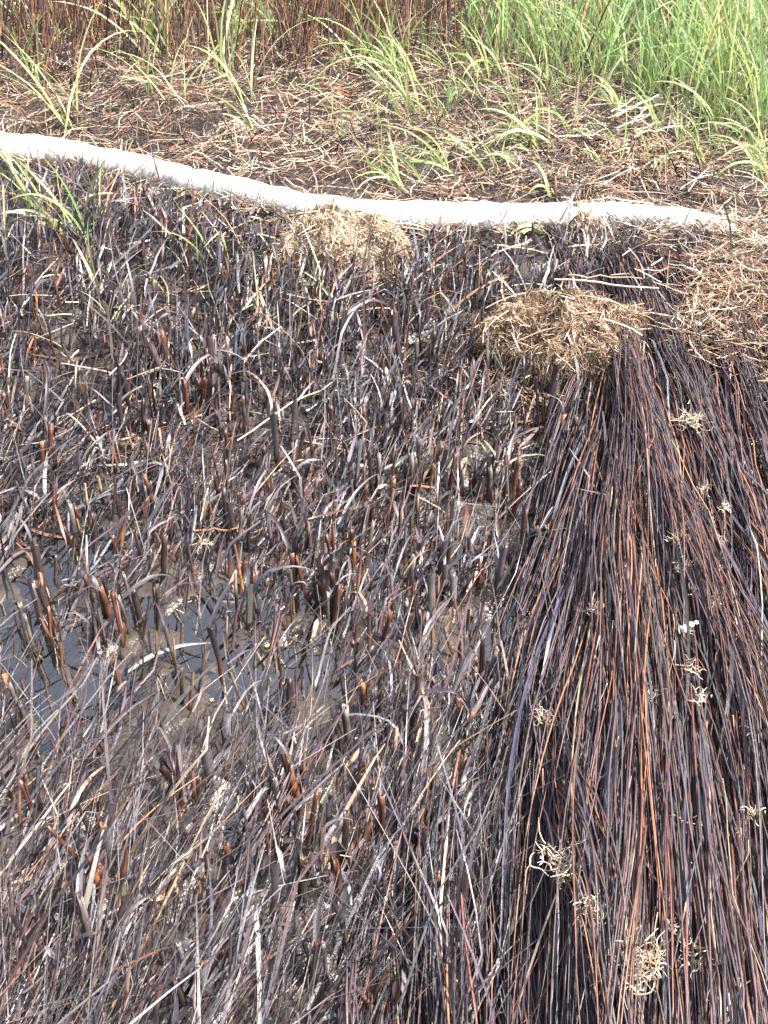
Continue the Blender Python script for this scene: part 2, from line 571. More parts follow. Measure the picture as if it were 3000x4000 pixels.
# ================================================================== STRAW MOUNDS
def mound(name, px, py, rx, ry, hz, nf, pal, label, length=(0.015, 0.06), cat='mound', droop_edge=True, w=(0.0006, 0.0022), group=None, dz=0.0):
    c = G(px, py)
    c[2] = float(terrain(c[0], c[1])) + dz
    root = bpy.data.objects.new(name, None); scene.collection.objects.link(root)
    root.location = tuple(c); root['label'] = label; root['category'] = cat
    if group: root['group'] = group
    sx = rng.uniform(0, 50)
    def surf(u, th):
        nz = vnoise(np.cos(th) * 2.2 * u + sx + 5, np.sin(th) * 2.2 * u + 5)
        nz2 = vnoise(np.cos(th) * 6 * u + sx + 9, np.sin(th) * 6 * u + 9)
        rr = u * (0.75 + 0.5 * vnoise(np.cos(th) * 1.8 + sx + 3, np.sin(th) * 1.8 + 3))
        z = hz * np.sqrt(np.clip(1 - u ** 2.6, 0, 1)) * (0.66 + 0.50 * nz + 0.36 * (nz2 - 0.5)) - 0.01
        return np.stack([np.cos(th) * rr * rx, np.sin(th) * rr * ry, z], -1)
    nu, nt_ = 16, 40
    UU, TT = np.meshgrid(np.linspace(0.001, 1, nu), np.arange(nt_) / nt_ * 2 * np.pi, indexing='ij')
    V = surf(UU, TT) * 0.95
    base = (np.arange(nu - 1) * nt_)[:, None]; j = np.arange(nt_)[None]; j2 = (j + 1) % nt_
    Q = np.stack([base + j, base + nt_ + j, base + nt_ + j2, base + j2], -1).reshape(-1, 4)
    add('core', mesh_from('core', V.reshape(-1, 3), Q, None, M_PEAT), root)
    u = np.sqrt(rng.uniform(0, 1.0, nf)) * np.where(rng.random(nf) < .22, rng.uniform(1, 1.6, nf), 1.0); th = rng.uniform(0, 2 * np.pi, nf)
    p = surf(np.minimum(u, 1), th) * np.stack([np.maximum(u, 1)] * 2 + [np.ones(nf)], -1)
    p[:, 2] += rng.uniform(-0.004, 0.010, nf)
    k = 5
    Ls = rng.uniform(*length, nf)
    az = rng.uniform(0, 2 * np.pi, nf)
    el = np.where((u > 0.8) & (rng.random(nf) < .5), -rng.uniform(0.1, 1.0, nf), rng.normal(0.05, 0.45, nf))
    az = np.where(u > 0.8, (np.pi / 2 - th) + rng.normal(0, 1.6, nf), az)
    P = walk(p, az, el, Ls, k, curl=rng.normal(0, 1.3, nf), droop=rng.uniform(0, .7, nf), ground=None, wob=0.18)
    # most fibres lie matted along the surface
    tq = np.linspace(0, 1, k)[None]
    aa = rng.uniform(0, 2 * np.pi, (nf, 1)); cv = rng.normal(0, .55, (nf, 1))
    a_t = aa + cv * tq
    stp = Ls[:, None] * tq / math.sqrt(rx * ry)
    Us = np.clip(u[:, None] + np.cos(a_t) * stp, 0, 1.7)
    Ts = th[:, None] + np.sin(a_t) * stp / np.maximum(u[:, None], .2)
    PS = surf(np.minimum(Us, 1), Ts) * np.stack([np.maximum(Us, 1)] * 2 + [np.ones_like(Us)], -1)
    PS[..., 2] += rng.uniform(0, .010, (nf, 1)) + rng.uniform(0, .008, (nf, 1)) * tq
    PS += rng.normal(0, .0012, PS.shape)
    P = np.where((rng.random(nf) < .8)[:, None, None], PS, P)
    P[..., 2] = np.maximum(P[..., 2], terrain(P[..., 0] + c[0], P[..., 1] + c[1]) - c[2] + 0.002)
    C = pick(pal, nf, 0.3)
    wd = rng.uniform(*w, nf)
    V, Q, CC = strands(P, taper(wd, k, 1, .6), C, 2)
    add('straw', mesh_from('straw', V, Q, CC, M_STRAW), root, kind='stuff')
    # a few coarse pieces lying on it, each its own part
    nb = max(4, min(60, nf // 110))
    u = rng.uniform(0, 0.8, nb); th = rng.uniform(0, 2 * np.pi, nb)
    p = surf(u, th); p[:, 2] += 0.008
    P = walk(p, rng.uniform(0, 6.3, nb), rng.normal(0, .15, nb), rng.uniform(0.05, 0.15, nb) * min(1, rx / 0.15), k, curl=rng.normal(0, .4, nb), droop=.3, ground=None)
    C = pick([(4, PALE), (4, STRAW), (3, TAN), (1, RUST)], nb, .2)
    wd = rng.uniform(0.001, 0.0024, nb)
    for q in range(nb):
        V, Q, CC = strands(P[q:q + 1], taper(wd[q:q + 1], k, 1, .7), C[q:q + 1], 5)
        add('straw_piece', mesh_from('straw_piece', V, Q, CC, M_STRAW), root)
    return root


PM1 = [(5, TAN), (6, STRAW), (3, PALE), (3, MOSS), (1.5, RUST)]
PM2 = [(5, TAN), (1.8, STRAW), (.8, PALE), (6, MOSS), (3, RUST), (2, PURP), (1.2, DGREY)]
mound('straw_mound', 1335, 1005, 0.185, 0.12, 0.15, 16000, PM1, 'rounded golden straw mound pressed against the front of the white boom', w=(.0003, .0012), length=(.012, .045))
mound('straw_mound', 2225, 1400, 0.25, 0.19, 0.165, 21000, PM2, 'large brown matted straw mound at the head of the fallen reeds', w=(0.0003, 0.0013), length=(.012, .045))
mound('straw_mound', 2300, 905, 0.095, 0.075, 0.085, 3600, PM1, 'small tan straw heap lapping over the boom near its end', w=(0.0005, 0.0017))
mound('straw_mound', 2470, 650, 0.24, 0.15, 0.09, 4200, PM2, 'low brown hummock of litter behind the end of the boom', w=(0.0006, 0.0026), length=(.02, .09))
mound('straw_mound', 1650, 1700, 0.05, 0.04, 0.03, 300, PM2, 'tiny brown straw wad caught among the blackened stubs below the mounds', w=(0.0006, 0.002))
mound('straw_mound', 530, 1740, 0.035, 0.03, 0.03, 260, PM2, 'small brown mossy wad in the mud among stubs at left', length=(.015, .04))
mound('straw_nest', 915, 530, 0.075, 0.05, 0.05, 700, [(5, STRAW), (4, PALE), (2, TAN)], 'small pale fibrous nest of straw behind the left half of the boom', cat='straw nest')
mound('straw_nest', 1370, 500, 0.06, 0.045, 0.045, 500, [(4, STRAW), (2, PALE), (4, TAN)], 'small tan fibrous nest of straw behind the middle of the boom', cat='straw nest')
mound('straw_nest', 2330, 975, 0.06, 0.04, 0.03, 600, [(4, STRAW), (3, PALE), (2, TAN)], 'pale tangled straw wad just below the boom and heap', cat='straw nest')
mound('straw_nest', 2130, 700, 0.09, 0.06, 0.04, 700, [(4, STRAW), (3, PALE), (3, TAN)], 'pale straw wad behind the boom beside the upright twig', cat='straw nest')
mound('straw_nest', 1140, 860, 0.07, 0.05, 0.03, 600, [(3, STRAW), (2, PALE), (5, MOSS)], 'dull mossy straw wad at the front of the boom left of the golden mound', cat='straw nest')
mound('straw_nest', 560, 770, 0.06, 0.04, 0.03, 400, [(3, STRAW), (3, PALE), (3, TAN)], 'small pale straw wad against the front of the boom on the left', cat='straw nest')

# loose straw strewn over the reeds below the boom's end
n = 12000
x = rng.normal(1.0, .26, n); y = rng.normal(2.36, .26, n)
keep = (x > .70 + .08 * vnoise(y * 12, y * 0)) & (near_boom(x, y) < -.04) & (y > 2.08 - 1.0 * (x - .75) + .16 * vnoise(x * 9, y * 9)) & (rng.random(n) < .05 + .95 * sstep(.3, .7, vnoise(x * 8 + 2, y * 8)))
x, y = x[keep], y[keep]; n = len(x); k = 6
P = walk(np.stack([x, y, terrain(x, y) + rng.uniform(.06, .115, n)], -1), rng.uniform(-3.14, 3.14, n), rng.normal(0, .2, n), rng.uniform(.02, .12, n), k, curl=rng.normal(0, 1.0, n), ground=rng.uniform(.05, .105, n), wob=.12)
V, Q, CC = strands(P, taper(rng.uniform(.0004, .0013, n), k, 1, .6), pick([(5, TAN), (3, STRAW), (1, PALE), (4, MOSS), (3, RUST), (4, PURP)], n, .3), 2)
add('straw_litter', mesh_from('straw_litter', V, Q, CC, M_STRAW), kind='stuff', label='loose dull straw strewn over reeds below the boom end')

# dry bits lodged along the front of the boom
n = 1500
si = rng.uniform(60, nS - 8, n)
keep = rng.random(n) < .25 + .9 * vnoise(si * .05, si * 0 + 2)
si = si[keep]; n = len(si)
p = BC[si.astype(int)] + np.stack([rng.normal(0, .02, n), -BR[si.astype(int)] - rng.uniform(-.006, .05, n), rng.uniform(-.03, .012, n)], -1)
P = walk(p, rng.normal(1.57, .9, n) + np.pi * (rng.random(n) < .5), rng.normal(.05, .35, n), rng.uniform(.02, .10, n), 6, curl=rng.normal(0, .8, n), ground=rng.uniform(.01, .045, n), wob=.1)
V, Q, CC = strands(P, taper(rng.uniform(.0006, .0019, n), 6, 1, .6), pick([(5, TAN), (4, STRAW), (1, PALE), (3, MOSS), (3, PURP), (2, RUST), (2, DGREY)], n, .3), 2)
add('dry_litter', mesh_from('dry_litter', V, Q, CC, M_STRAW), kind='stuff', label='dry straw bits lodged along the front of the boom')

# ================================================================== GROUND COVER (uncountable masses)
def scatter(n, x0, x1, y0, y1, dens=None):
    x = rng.uniform(x0, x1, n); y = rng.uniform(y0, y1, n)
    if dens is not None:
        keep = rng.random(n) < dens(x, y)
        x, y = x[keep], y[keep]
    return x, y


def on_ground(x, y, lift=0.0):
    return np.stack([x, y, terrain(x, y) + lift], -1)


# --- thatch of oiled leaves on the bank in front of the boom
def dens_b(x, y):
    nb = near_boom(x, y)
    d = sstep(1.5, 2.3, y + 0.25 * (vnoise(x * 4, y * 4) - .5)) * (nb < -0.02)
    d = d * (0.20 + 0.80 * sstep(.25, .75, vnoise(x * 7 + 3, y * 7)))
    return d * (1 - 0.75 * sstep(0.0, 0.12, x - mat_edge(y) + 0.02))


PB = [(30, BLACK), (24, DGREY), (10, BGREY), (20, BLUE), (3, LGREY), (13, PURP), (7, RUST), (2, ORANGE), (2.5, TAN), (1, STRAW)]
PB_UP = [(16, BLACK), (14, DGREY), (14, BLUE), (4, LGREY), (12, PURP), (9, RUST), (5, ORANGE), (9, TAN), (5, STRAW), (1.5, PALE)]
parts = []
x, y = scatter(27000, -1.75, 1.1, 1.3, 3.75, dens_b)
n = len(x); k = 7
nc = n // 9
cid = rng.integers(0, nc, n)
jx, jy = rng.normal(0, .026, n), rng.normal(0, .020, n)
ok_ = rng.random(n) < .8
x = np.where(ok_, x[cid] + jx, x); y = np.where(ok_, y[cid] + jy, y)
keep = near_boom(x, y) < -.02
x, y, cid = x[keep], y[keep], cid[keep]; n = len(x)
caz = rng.normal(.24, .28, nc)[cid]; cel = rng.uniform(.5, 1.25, nc)[cid]
up_f = sstep(-0.7, -0.05, near_boom(x, y))
C = np.where((rng.random(n) < up_f * 0.75)[:, None], pick(PB_UP, n, .35), pick(PB, n, .35))
az = np.where(rng.random(n) < 0.9 - .45 * up_f, caz + rng.normal(0, 0.16, n), rng.uniform(-3.14, 3.14, n))
el = np.where(rng.random(n) < 0.85, cel + rng.normal(0, .16, n), rng.normal(0.25, 0.2, n))
lowf = sstep(-.30, -.10, near_boom(x, y))
Ls = rng.uniform(0.07, 0.31, n) * (1 - .5 * lowf)
el = el * (1 - .8 * lowf)
wd = np.where(rng.random(n) < .25, rng.uniform(.0022, .0042, n), rng.uniform(.0007, .002, n))
br = rng.random(n) < .48 * (1 - lowf)
st_ = ~br & (rng.random(n) < .72)
i = np.where(st_)[0]
P = walk(on_ground(x[i], y[i], 0.0), az[i], el[i], Ls[i], k, curl=rng.normal(0, .25, len(i)), droop=rng.uniform(0, .8, len(i)), kink=np.where(rng.random(len(i)) < .5, rng.normal(-.7, .7, len(i)), 0), kink_az=rng.normal(0, .5, len(i)), ground=rng.uniform(.003, .03, len(i)), wob=.035)
parts.append(strands(P, taper(wd[i], k, 1, .35, 2.5), C[i], 2))
i = np.where(br)[0]
P, W = broken(x[i], y[i], az[i], rng.uniform(.04, .12, len(i)), rng.uniform(.04, .17, len(i)), rng.normal(-.35, .5, len(i)), rng.uniform(.0008, .002, len(i)), np.where(rng.random(len(i)) < .3, rng.uniform(.0025, .0045, len(i)), rng.uniform(.0008, .0022, len(i))), .4, .55)
Cb = np.repeat(C[i][:, None], 8, 1)
Cb[:, :3] = pick([(4, BLACK), (4, (.03, .014, .009)), (3, RUST), (3, DGREY), (1, ORANGE)], len(i), .3)[:, None]
fr_ = rng.random(len(i)) < .30
Cb[fr_, 6:] = pick([(3, TAN), (2, STRAW), (2, LGREY)], int(fr_.sum()), .25)[:, None]
parts.append(strands(P, W, Cb, 2))
# under-layer lying flat
x, y = scatter(12000, -1.75, 1.1, 1.5, 3.7, lambda x, y: dens_b(x, y) ** .5)
n = len(x); k = 5
P = walk(on_ground(x, y, 0.004), rng.uniform(-3.14, 3.14, n), rng.normal(0.02, .15, n), rng.uniform(.06, .2, n), k, curl=rng.normal(0, .5, n), ground=rng.uniform(.002, .02, n))
parts.append(strands(P, taper(rng.uniform(.001, .004, n), k, 1, .4), pick([(5, BLACK), (5, DGREY), (2, PURP), (1, RUST)], n, .3), 2))
stuff('leaf_litter', parts, M_OIL, label='dense thatch of oil-blackened leaves on the bank before the boom')

# --- leaning oiled leaves and thin stems over the mud, lower left, in tussocks
def dens_a(x, y):
    d = 0.30 + 0.70 * sstep(0.42, 0.68, vnoise(x * 6.5 + 11, y * 4.5 + 2))
    # open mud and puddles
    for q_, (cx, cy, r) in enumerate(OPEN):
        d = d * (1 - (.92 if q_ < 3 else .70) * np.exp(-(((x - cx) / r) ** 2 + ((y - cy) / (r * 1.1)) ** 2)))
    d = d + .28 * (1 - sstep(.75, 1.1, y)) * (1 - d)
    d = d * (1 - .35 * sstep(1.0, 1.25, y))
    return d * (1 - sstep(-0.02, 0.06, x - mat_edge(y)))


OPEN = list(PUDDLES)
for (px, py, r) in [(1750, 2550, .10), (1950, 2100, .08), (1450, 2420, .07), (950, 3700, .08), (250, 2560, .10)]:
    g = G(px, py); OPEN.append((g[0], g[1], r))
parts = []
tx, ty = scatter(3300, -1.3, 0.75, 0.42, 2.1, lambda x, y: dens_a(x, y) * (1 - .5 * sstep(1.7, 2.1, y)))
nt_ = len(tx)
reps = rng.integers(2, 9, nt_)
x = np.repeat(tx, reps); y = np.repeat(ty, reps)
n = len(x)
x = x + rng.normal(0, .012, n); y = y + rng.normal(0, .012, n)
taz = np.repeat(rng.normal(0.36, .20, nt_), reps); tel = np.repeat(rng.uniform(.15, .75, nt_), reps)
k = 7
Ls = rng.uniform(.08, .32, n) * (1 + .4 * (1 - sstep(.8, 1.3, y)))
C = pick([(16, BLACK), (24, DGREY), (20, BGREY), (3, LGREY), (28, PURP), (8, BLUE), (8, RUST), (1.5, ORANGE), (2.5, TAN), (.5, STRAW)], n, .38)
br = rng.random(n) < .12 + .22 * sstep(.9, 1.5, y)
i = np.where(~br)[0]
P = walk(on_ground(x[i], y[i], 0), taz[i] + rng.normal(0, .13, len(i)), tel[i] + rng.normal(0, .13, len(i)), Ls[i], k, curl=rng.normal(0, .12, len(i)), droop=rng.uniform(0, .6, len(i)), kink=np.where(rng.random(len(i)) < .35, rng.normal(-.5, .5, len(i)), 0), kink_az=rng.normal(0, .45, len(i)), ground=rng.uniform(.002, .02, len(i)), wob=.02)
wd = np.where(rng.random(len(i)) < .12, rng.uniform(.002, .0036, len(i)), rng.uniform(.0005, .0015, len(i)))
parts.append(strands(P, taper(wd, k, 1, .4, 2), C[i], 2))
i = np.where(br)[0]
P, W = broken(x[i], y[i], taz[i], rng.uniform(.03, .11, len(i)), rng.uniform(.04, .18, len(i)), rng.normal(-.2, .45, len(i)), rng.uniform(.0009, .0022, len(i)), np.where(rng.random(len(i)) < .3, rng.uniform(.0025, .0048, len(i)), rng.uniform(.0008, .002, len(i))), .35, .3)
Cb = np.repeat(C[i][:, None], 8, 1)
Cb[:, :3] = pick([(4, BLACK), (4, (.03, .014, .009)), (3, RUST), (3, DGREY), (1, ORANGE)], len(i), .3)[:, None]
parts.append(strands(P, W, Cb, 2))
# torn sheath shreds
x, y = scatter(2600, -1.3, .7, .45, 2.7, lambda x, y: dens_a(x, y) * .8)
n = len(x)
P, W = broken(x, y, rng.normal(.4, .5, n), rng.uniform(.03, .1, n), rng.uniform(.02, .06, n), rng.normal(-.3, .8, n), rng.uniform(.0015, .003, n), rng.uniform(.0025, .0055, n), .5, .4)
W[:, -1] = W[:, -2] * rng.uniform(.5, 1.1, n)
parts.append(strands(P, W, pick([(5, BGREY), (4, LGREY), (4, PURP), (3, DGREY), (2, TAN), (1, STRAW), (1, RUST)], n, .3), 1, fold=.5))
stuff('oiled_leaf_litter', parts, M_OIL, label='thin oiled leaves leaning over the mud and puddles')

# --- litter behind the boom
def dens_e(x, y):
    nb = near_boom(x, y)
    d = (nb > 0.03) * (0.35 + .65 * vnoise(x * 5 + 8, y * 5)) * (1 - .5 * sstep(4.5, 6, y))
    return d


parts = []
x, y = scatter(95000, -2.6, 2.6, 2.75, 6.2, dens_e)
n = len(x); k = 5
C = pick([(14, BLACK), (14, DGREY), (6, BGREY), (18, PURP), (8, RUST), (7, ORANGE), (24, TAN), (13, STRAW), (4, PALE)], n, .35)
P = walk(on_ground(x, y, .003), rng.uniform(-3.14, 3.14, n), np.abs(rng.normal(.1, .35, n)), rng.uniform(.05, .22, n), k, curl=rng.normal(0, .6, n), droop=rng.uniform(0, 1.2, n), ground=rng.uniform(.003, .03, n) + .05 * vnoise(x * 6, y * 6))
wd = rng.uniform(.0005, .0019, n)
parts.append(strands(P, taper(wd, k, 1, .5), C, 2))
x, y = scatter(16000, -2.8, 2.8, 2.8, 6.2, dens_e)
n = len(x)
P = walk(on_ground(x, y, .0), rng.uniform(-3.14, 3.14, n), rng.uniform(.6, 1.4, n), rng.uniform(.05, .18, n), k, curl=rng.normal(0, .6, n), droop=rng.uniform(0, 1.2, n))
parts.append(strands(P, taper(rng.uniform(.001, .003, n), k, 1, .4), pick([(8, BLACK), (10, DGREY), (9, PURP), (4, RUST), (2, ORANGE), (3, TAN)], n, .3), 2))
stuff('brown_litter', parts, M_STRAW, label='brown and black plant litter behind the boom')

# --- rust-red standing dead reeds at the back left
def dens_r(x, y):
    return sstep(4.05, 4.5, y + .25 * (vnoise(x * 2.2, y) - .5)) * (1 - .8 * sstep(-0.2, 0.55, x)) * (.35 + .65 * vnoise(x * 5, y * 5 + 20))


x, y = scatter(17000, -3.4, 1.4, 4.0, 8.0, dens_r)
n = len(x); k = 6
P = walk(on_ground(x, y), rng.normal(.5, .9, n), rng.uniform(1.15, 1.5, n), rng.uniform(.25, .6, n), k, curl=rng.normal(0, .3, n), droop=rng.uniform(0, .5, n), wob=.02)
stuff('dead_reed_stand', [strands(P, taper(rng.uniform(.0014, .0034, n), k, 1, .6), pick([(12, RUST), (8, ORANGE), (8, PURP), (3, DGREY), (3, TAN)], n, .3), 4)], M_REED, label='thicket of standing rust-red dead reeds at the back left')

# --- far marsh grass beyond the frame's top
x, y = scatter(14000, -5, 6, 6.2, 12)
n = len(x); k = 5
P = walk(on_ground(x, y), rng.uniform(-3.14, 3.14, n), rng.uniform(1.0, 1.5, n), rng.uniform(.3, .75, n), k, curl=rng.normal(0, .4, n), droop=rng.uniform(.2, 1.2, n))
stuff('marsh_grass', [strands(P, taper(rng.uniform(.002, .006, n), k, 1, .15), pick([(6, GREEN), (4, GREEN2), (3, LIME), (2, RUST), (2, TAN)], n, .25), 2)], M_GREEN, label='marsh grass growing beyond the clearing')

# ================================================================== MAT OF FALLEN REEDS (right)
def flow_az(x, y):
    """direction of the reeds, pointing towards the viewer (azimuth from +Y)"""
    e = np.asarray(x) - mat_edge(y)
    near = 1 - sstep(.7, 1.8, y)
    th = np.interp(e, [-.1, 0, .12, .3, .6, 1.0], [-18, -14, -5, 0, 4, 8])
    th_n = np.interp(x, [-.2, .1, .4, .8], [2, -3, -8, -6])
    th = th * (1 - near) + th_n * near
    return np.pi - np.radians(th)


def mat_paths(n, y0, y1, e0, e1, Lr, k=11, lift=(0.0, .05), head=False):
    y = rng.uniform(y0, y1, n)
    e = rng.uniform(e0, e1, n)
    x = mat_edge(y) + e
    # bundles
    bund = np.round(x * 17 + vnoise(y * 1.5, x * 0) * 1.2)
    bh = _tab[(bund.astype(int) * 37) & 255, 3]
    Ls = rng.uniform(*Lr, n)
    P = np.zeros((n, k, 3)); az0 = flow_az(x, y) + rng.normal(0, .035, n) + (_tab[(bund.astype(int) * 11) & 255, 8] - .5) * .24
    lf = rng.uniform(*lift, n) + .095 * bh
    px, py = x.copy(), y.copy()
    dev = az0 - flow_az(x, y)
    ph = _tab[(bund.astype(int) * 29) & 255, 17] * 40 + rng.normal(0, .5, n)
    kn = np.where(rng.random(n) < .3, rng.normal(0, .16, n), 0); kt = rng.uniform(.2, .8, n)
    for i in range(k):
        t = i / (k - 1)
        P[:, i, 0] = px; P[:, i, 1] = py
        env = np.sin(np.pi * np.clip(t * .9 + .1, 0, 1)) ** .6
        P[:, i, 2] = terrain(px, py) + .004 + lf * (.35 + .65 * env) + .004 * np.sin(t * 7 + ph)
        a = flow_az(px, py) + dev + .085 * np.sin(t * 4.5 + ph) + kn * (t > kt)
        px = px + np.sin(a) * Ls / (k - 1); py = py + np.cos(a) * Ls / (k - 1)
    return P


PR = [(10, RUST), (2.5, ORANGE), (30, (.082, .058, .060)), (14, DGREY), (12, (.078, .072, .086)), (8, BLACK), (1.5, LGREY), (1, TAN)]
parts = []
P = mat_paths(5200, .35, 2.45, .0, 1.15, (.45, 1.15))
n = len(P)
parts.append(strands(P, taper(rng.uniform(.0007, .0017, n), 11, 1, .5), pick(PR, n, .3), 4))
P = mat_paths(450, .35, 2.3, .0, 1.1, (.3, .8), lift=(0, .05))
n = len(P)
parts.append(strands(P, taper(rng.uniform(.0022, .0055, n), 11, 1, .3), pick([(6, DGREY), (8, BLUE), (4, BLACK), (3, PURP)], n, .2), 2))
# loose fringe at the mat's left margin
P = np.concatenate([mat_paths(260, .42, 2.3, -.05, .05, (.25, .6), lift=(0, .03)), mat_paths(420, .35, 1.15, -.24, .05, (.25, .6), lift=(0, .03))])
n = len(P)
parts.append(strands(P, taper(rng.uniform(.0009, .0024, n), 11, 1, .5), pick(PR, n, .3), 4))
# the upper fan beneath the straw, running down to the right
y = rng.uniform(2.35, 3.0, 1500); x = rng.uniform(.50, 1.6, 1500)
P = walk(on_ground(x, y, .02), np.pi - R(4) + rng.normal(0, .12, 1500), rng.normal(-.03, .05, 1500), rng.uniform(.25, .6, 1500), 8, ground=rng.uniform(.004, .06, 1500), wob=.02)
parts.append(strands(P, taper(rng.uniform(.0009, .0022, 1500), 8, 1, .5), pick(PR, 1500, .3), 4))
# fine hairs and shreds between the reeds
P = mat_paths(1500, .4, 2.4, -.02, 1.1, (.02, .08), k=4, lift=(.03, .075))
P[:, -1] += rng.normal(0, .012, (1500, 3))
parts.append(strands(P, taper(rng.uniform(.0004, .0012, 1500), 4, 1, .3), pick([(3, TAN), (3, STRAW), (2, LGREY), (3, RUST), (3, PURP)], 1500, .3), 2))
stuff('fallen_reed_mat_litter', parts, M_REED, label='thick mat of fallen oil-soaked reeds on the right')

# ------------------------------------------------------------------ countable reeds on top of the mat
def place_words(px, py):
    edge = float(np.interp(py, [1480, 2300, 3000, 4000], [2330, 2180, 1900, 1500]))
    f = (px - edge) / (3000 - edge)
    side = 'left margin' if f < .25 else ('centre left' if f < .5 else ('centre right' if f < .75 else 'right edge'))
    row = 'bottom' if py > 3300 else ('lower part' if py > 2700 else ('middle' if py > 2100 else 'head'))
    return f'{row} of the mat, {side}'


cols = {'rust-brown': (RUST, 95), 'orange-brown': (ORANGE, 22), 'blue-grey': (BLUE, 62), 'purple-brown': ((.085, .058, .058), 105), 'straw-pale': (TAN, 12)}
for cname, (c, cnt) in cols.items():
    P = mat_paths(cnt * 3, .75, 2.3, .02, .9, (.4, .95), lift=(.05, .075))
    ok = in_frame(P[:, 4], 0) & in_frame(P[:, 1], 200)
    P = P[ok][:cnt]
    for q in range(len(P)):
        C = pick([(1, c)], 1, .14)[0]
        mid = project(P[q, 5])
        flat = cname == 'blue-grey' and rng.random() < .35
        w = rng.uniform(.0018, .0034) if flat else rng.uniform(.0009, .0021)
        size = 'flat' if flat else ('thick' if w > .0017 else ('thin' if w < .0013 else 'medium'))
        single('fallen_reed', P[q], taper([w], 11, 1, .45)[0], C, 1 if flat else 6, M_REED,
               label=f'{size} {cname} reed lying on the {place_words(*mid)}', cat='reed', group='reeds lying on top of the fallen mat')

# ================================================================== REED STUBS
def make_stub(p, h, d, az, lean, style, label, col_low, col_top):
    root = bpy.data.objects.new('reed_stub', None); scene.collection.objects.link(root)
    root.location = tuple(float(v) for v in p)
    root['label'] = label; root['category'] = 'reed stub'; root['group'] = 'broken reed stubs standing in the marsh'
    k, sd = 8, 8
    t = np.linspace(0, 1, k)
    ax = np.array([math.sin(az) * math.sin(lean), math.cos(az) * math.sin(lean), math.cos(lean)])
    bend = rng.normal(0, .06) * h
    P = ax[None] * (t * h)[:, None] + np.array([0, 0, -.02]) * (1 - t)[:, None]
    P[:, 0] += bend * t ** 2
    r = d / 2 * (1.08 - .22 * t); r[rng.integers(2, 4)] *= 1.16; r[rng.integers(5, 7)] *= 1.12
    C = np.array(col_low)[None] * (1 - t[:, None] ** 1.3) + np.array(col_top)[None] * t[:, None] ** 1.3
    C = C * np.exp(rng.normal(0, .25, (k, 1)))
    V, Q, CC = strands(P[None], r[None], C[None], sd)
    V[-sd:] += ax * rng.uniform(-.6, .5, (sd, 1)) * d * 1.1           # torn top
    # pith closing the hollow just below the rim
    V = np.concatenate([V, V[-sd:] * 0 + P[-1] - ax * d * .25 + (V[-sd:] - P[-1]) * .5])
    CC = np.concatenate([CC, np.tile(np.array([[.035, .02, .013, 0, 0, 0]]), (sd, 1))])
    b0 = (k - 1) * sd; j = np.arange(sd); j2 = (j + 1) % sd
    Q = np.concatenate([Q, np.stack([b0 + j, b0 + j2, b0 + sd + j2, b0 + sd + j], -1), [[b0 + sd + 0, b0 + sd + 1, b0 + sd + 2, b0 + sd + 3], [b0 + sd + 3, b0 + sd + 4, b0 + sd + 7, b0 + sd + 0], [b0 + sd + 4, b0 + sd + 5, b0 + sd + 6, b0 + sd + 7]]])
    add('stem', mesh_from('stem', V, Q, CC, M_REED), root)
    if style >= 1:                                                       # split leaf sheath
        k2, m = 5, 6
        t0, t1 = rng.uniform(.25, .55), rng.uniform(.95, 1.25)
        tt = np.linspace(t0, t1, k2)
        c = np.stack([np.interp(tt, t, P[:, i]) + np.maximum(tt - 1, 0) * h * ax[i] for i in range(3)], -1)
        S0 = unit(np.cross(ax, [0.3, 1, 0])); U0 = np.cross(S0, ax)
        a0 = rng.uniform(0, 6.28); span = rng.uniform(1.6, 3.8)
        aa = a0 + np.linspace(0, span, m)
        rad = d / 2 * 1.18 * (1 + .55 * np.clip((tt - .6) / .6, 0, 1))
        V = c[:, None] + (S0 * np.cos(aa)[:, None] + U0 * np.sin(aa)[:, None])[None] * rad[:, None, None]
        V[-1] += ax * rng.uniform(-.5, .3, (m, 1)) * d
        ii, jj = np.meshgrid(np.arange(k2 - 1), np.arange(m - 1), indexing='ij'); a_ = (ii * m + jj).ravel()
        Q = np.stack([a_, a_ + 1, a_ + m + 1, a_ + m], -1)
        cs = pick([(4, BGREY), (4, LGREY), (3, PURP), (2, DGREY), (1, TAN)], 1, .25)
        add('sheath', mesh_from('sheath', V.reshape(-1, 3), Q, np.concatenate([np.repeat(cs, k2 * m, 0), np.stack([np.tile(np.arange(m) * 1.7, k2), np.repeat(tt * h * 22, m), np.full(k2 * m, rng.uniform(0, 300))], -1)], 1), M_OIL), root)
    if style >= 2:
        nl = rng.integers(1, 3)
        k3 = 8
        st = P[-1][None] - ax * rng.uniform(0, .5, (nl, 1)) * h
        LP = walk(st, rng.normal(.45, .7, nl), rng.uniform(.2, 1.2, nl), rng.uniform(.06, .2, nl), k3, curl=rng.normal(0, .5, nl), droop=rng.uniform(.6, 2.2, nl), kink=rng.normal(-.4, .4, nl), ground=None, wob=.05)
        LP[..., 2] = np.maximum(LP[..., 2], .004)
        for q in range(nl):
            V, Q, CC = strands(LP[q:q + 1], taper(np.array([rng.uniform(.0022, .0055)]), k3, 1, .1, 1.6), pick([(5, BGREY), (3, LGREY), (4, DGREY), (2, PURP)], 1, .25), 1, fold=.35)
            add('leaf', mesh_from('leaf', V, Q, CC, M_OIL), root)
    return root


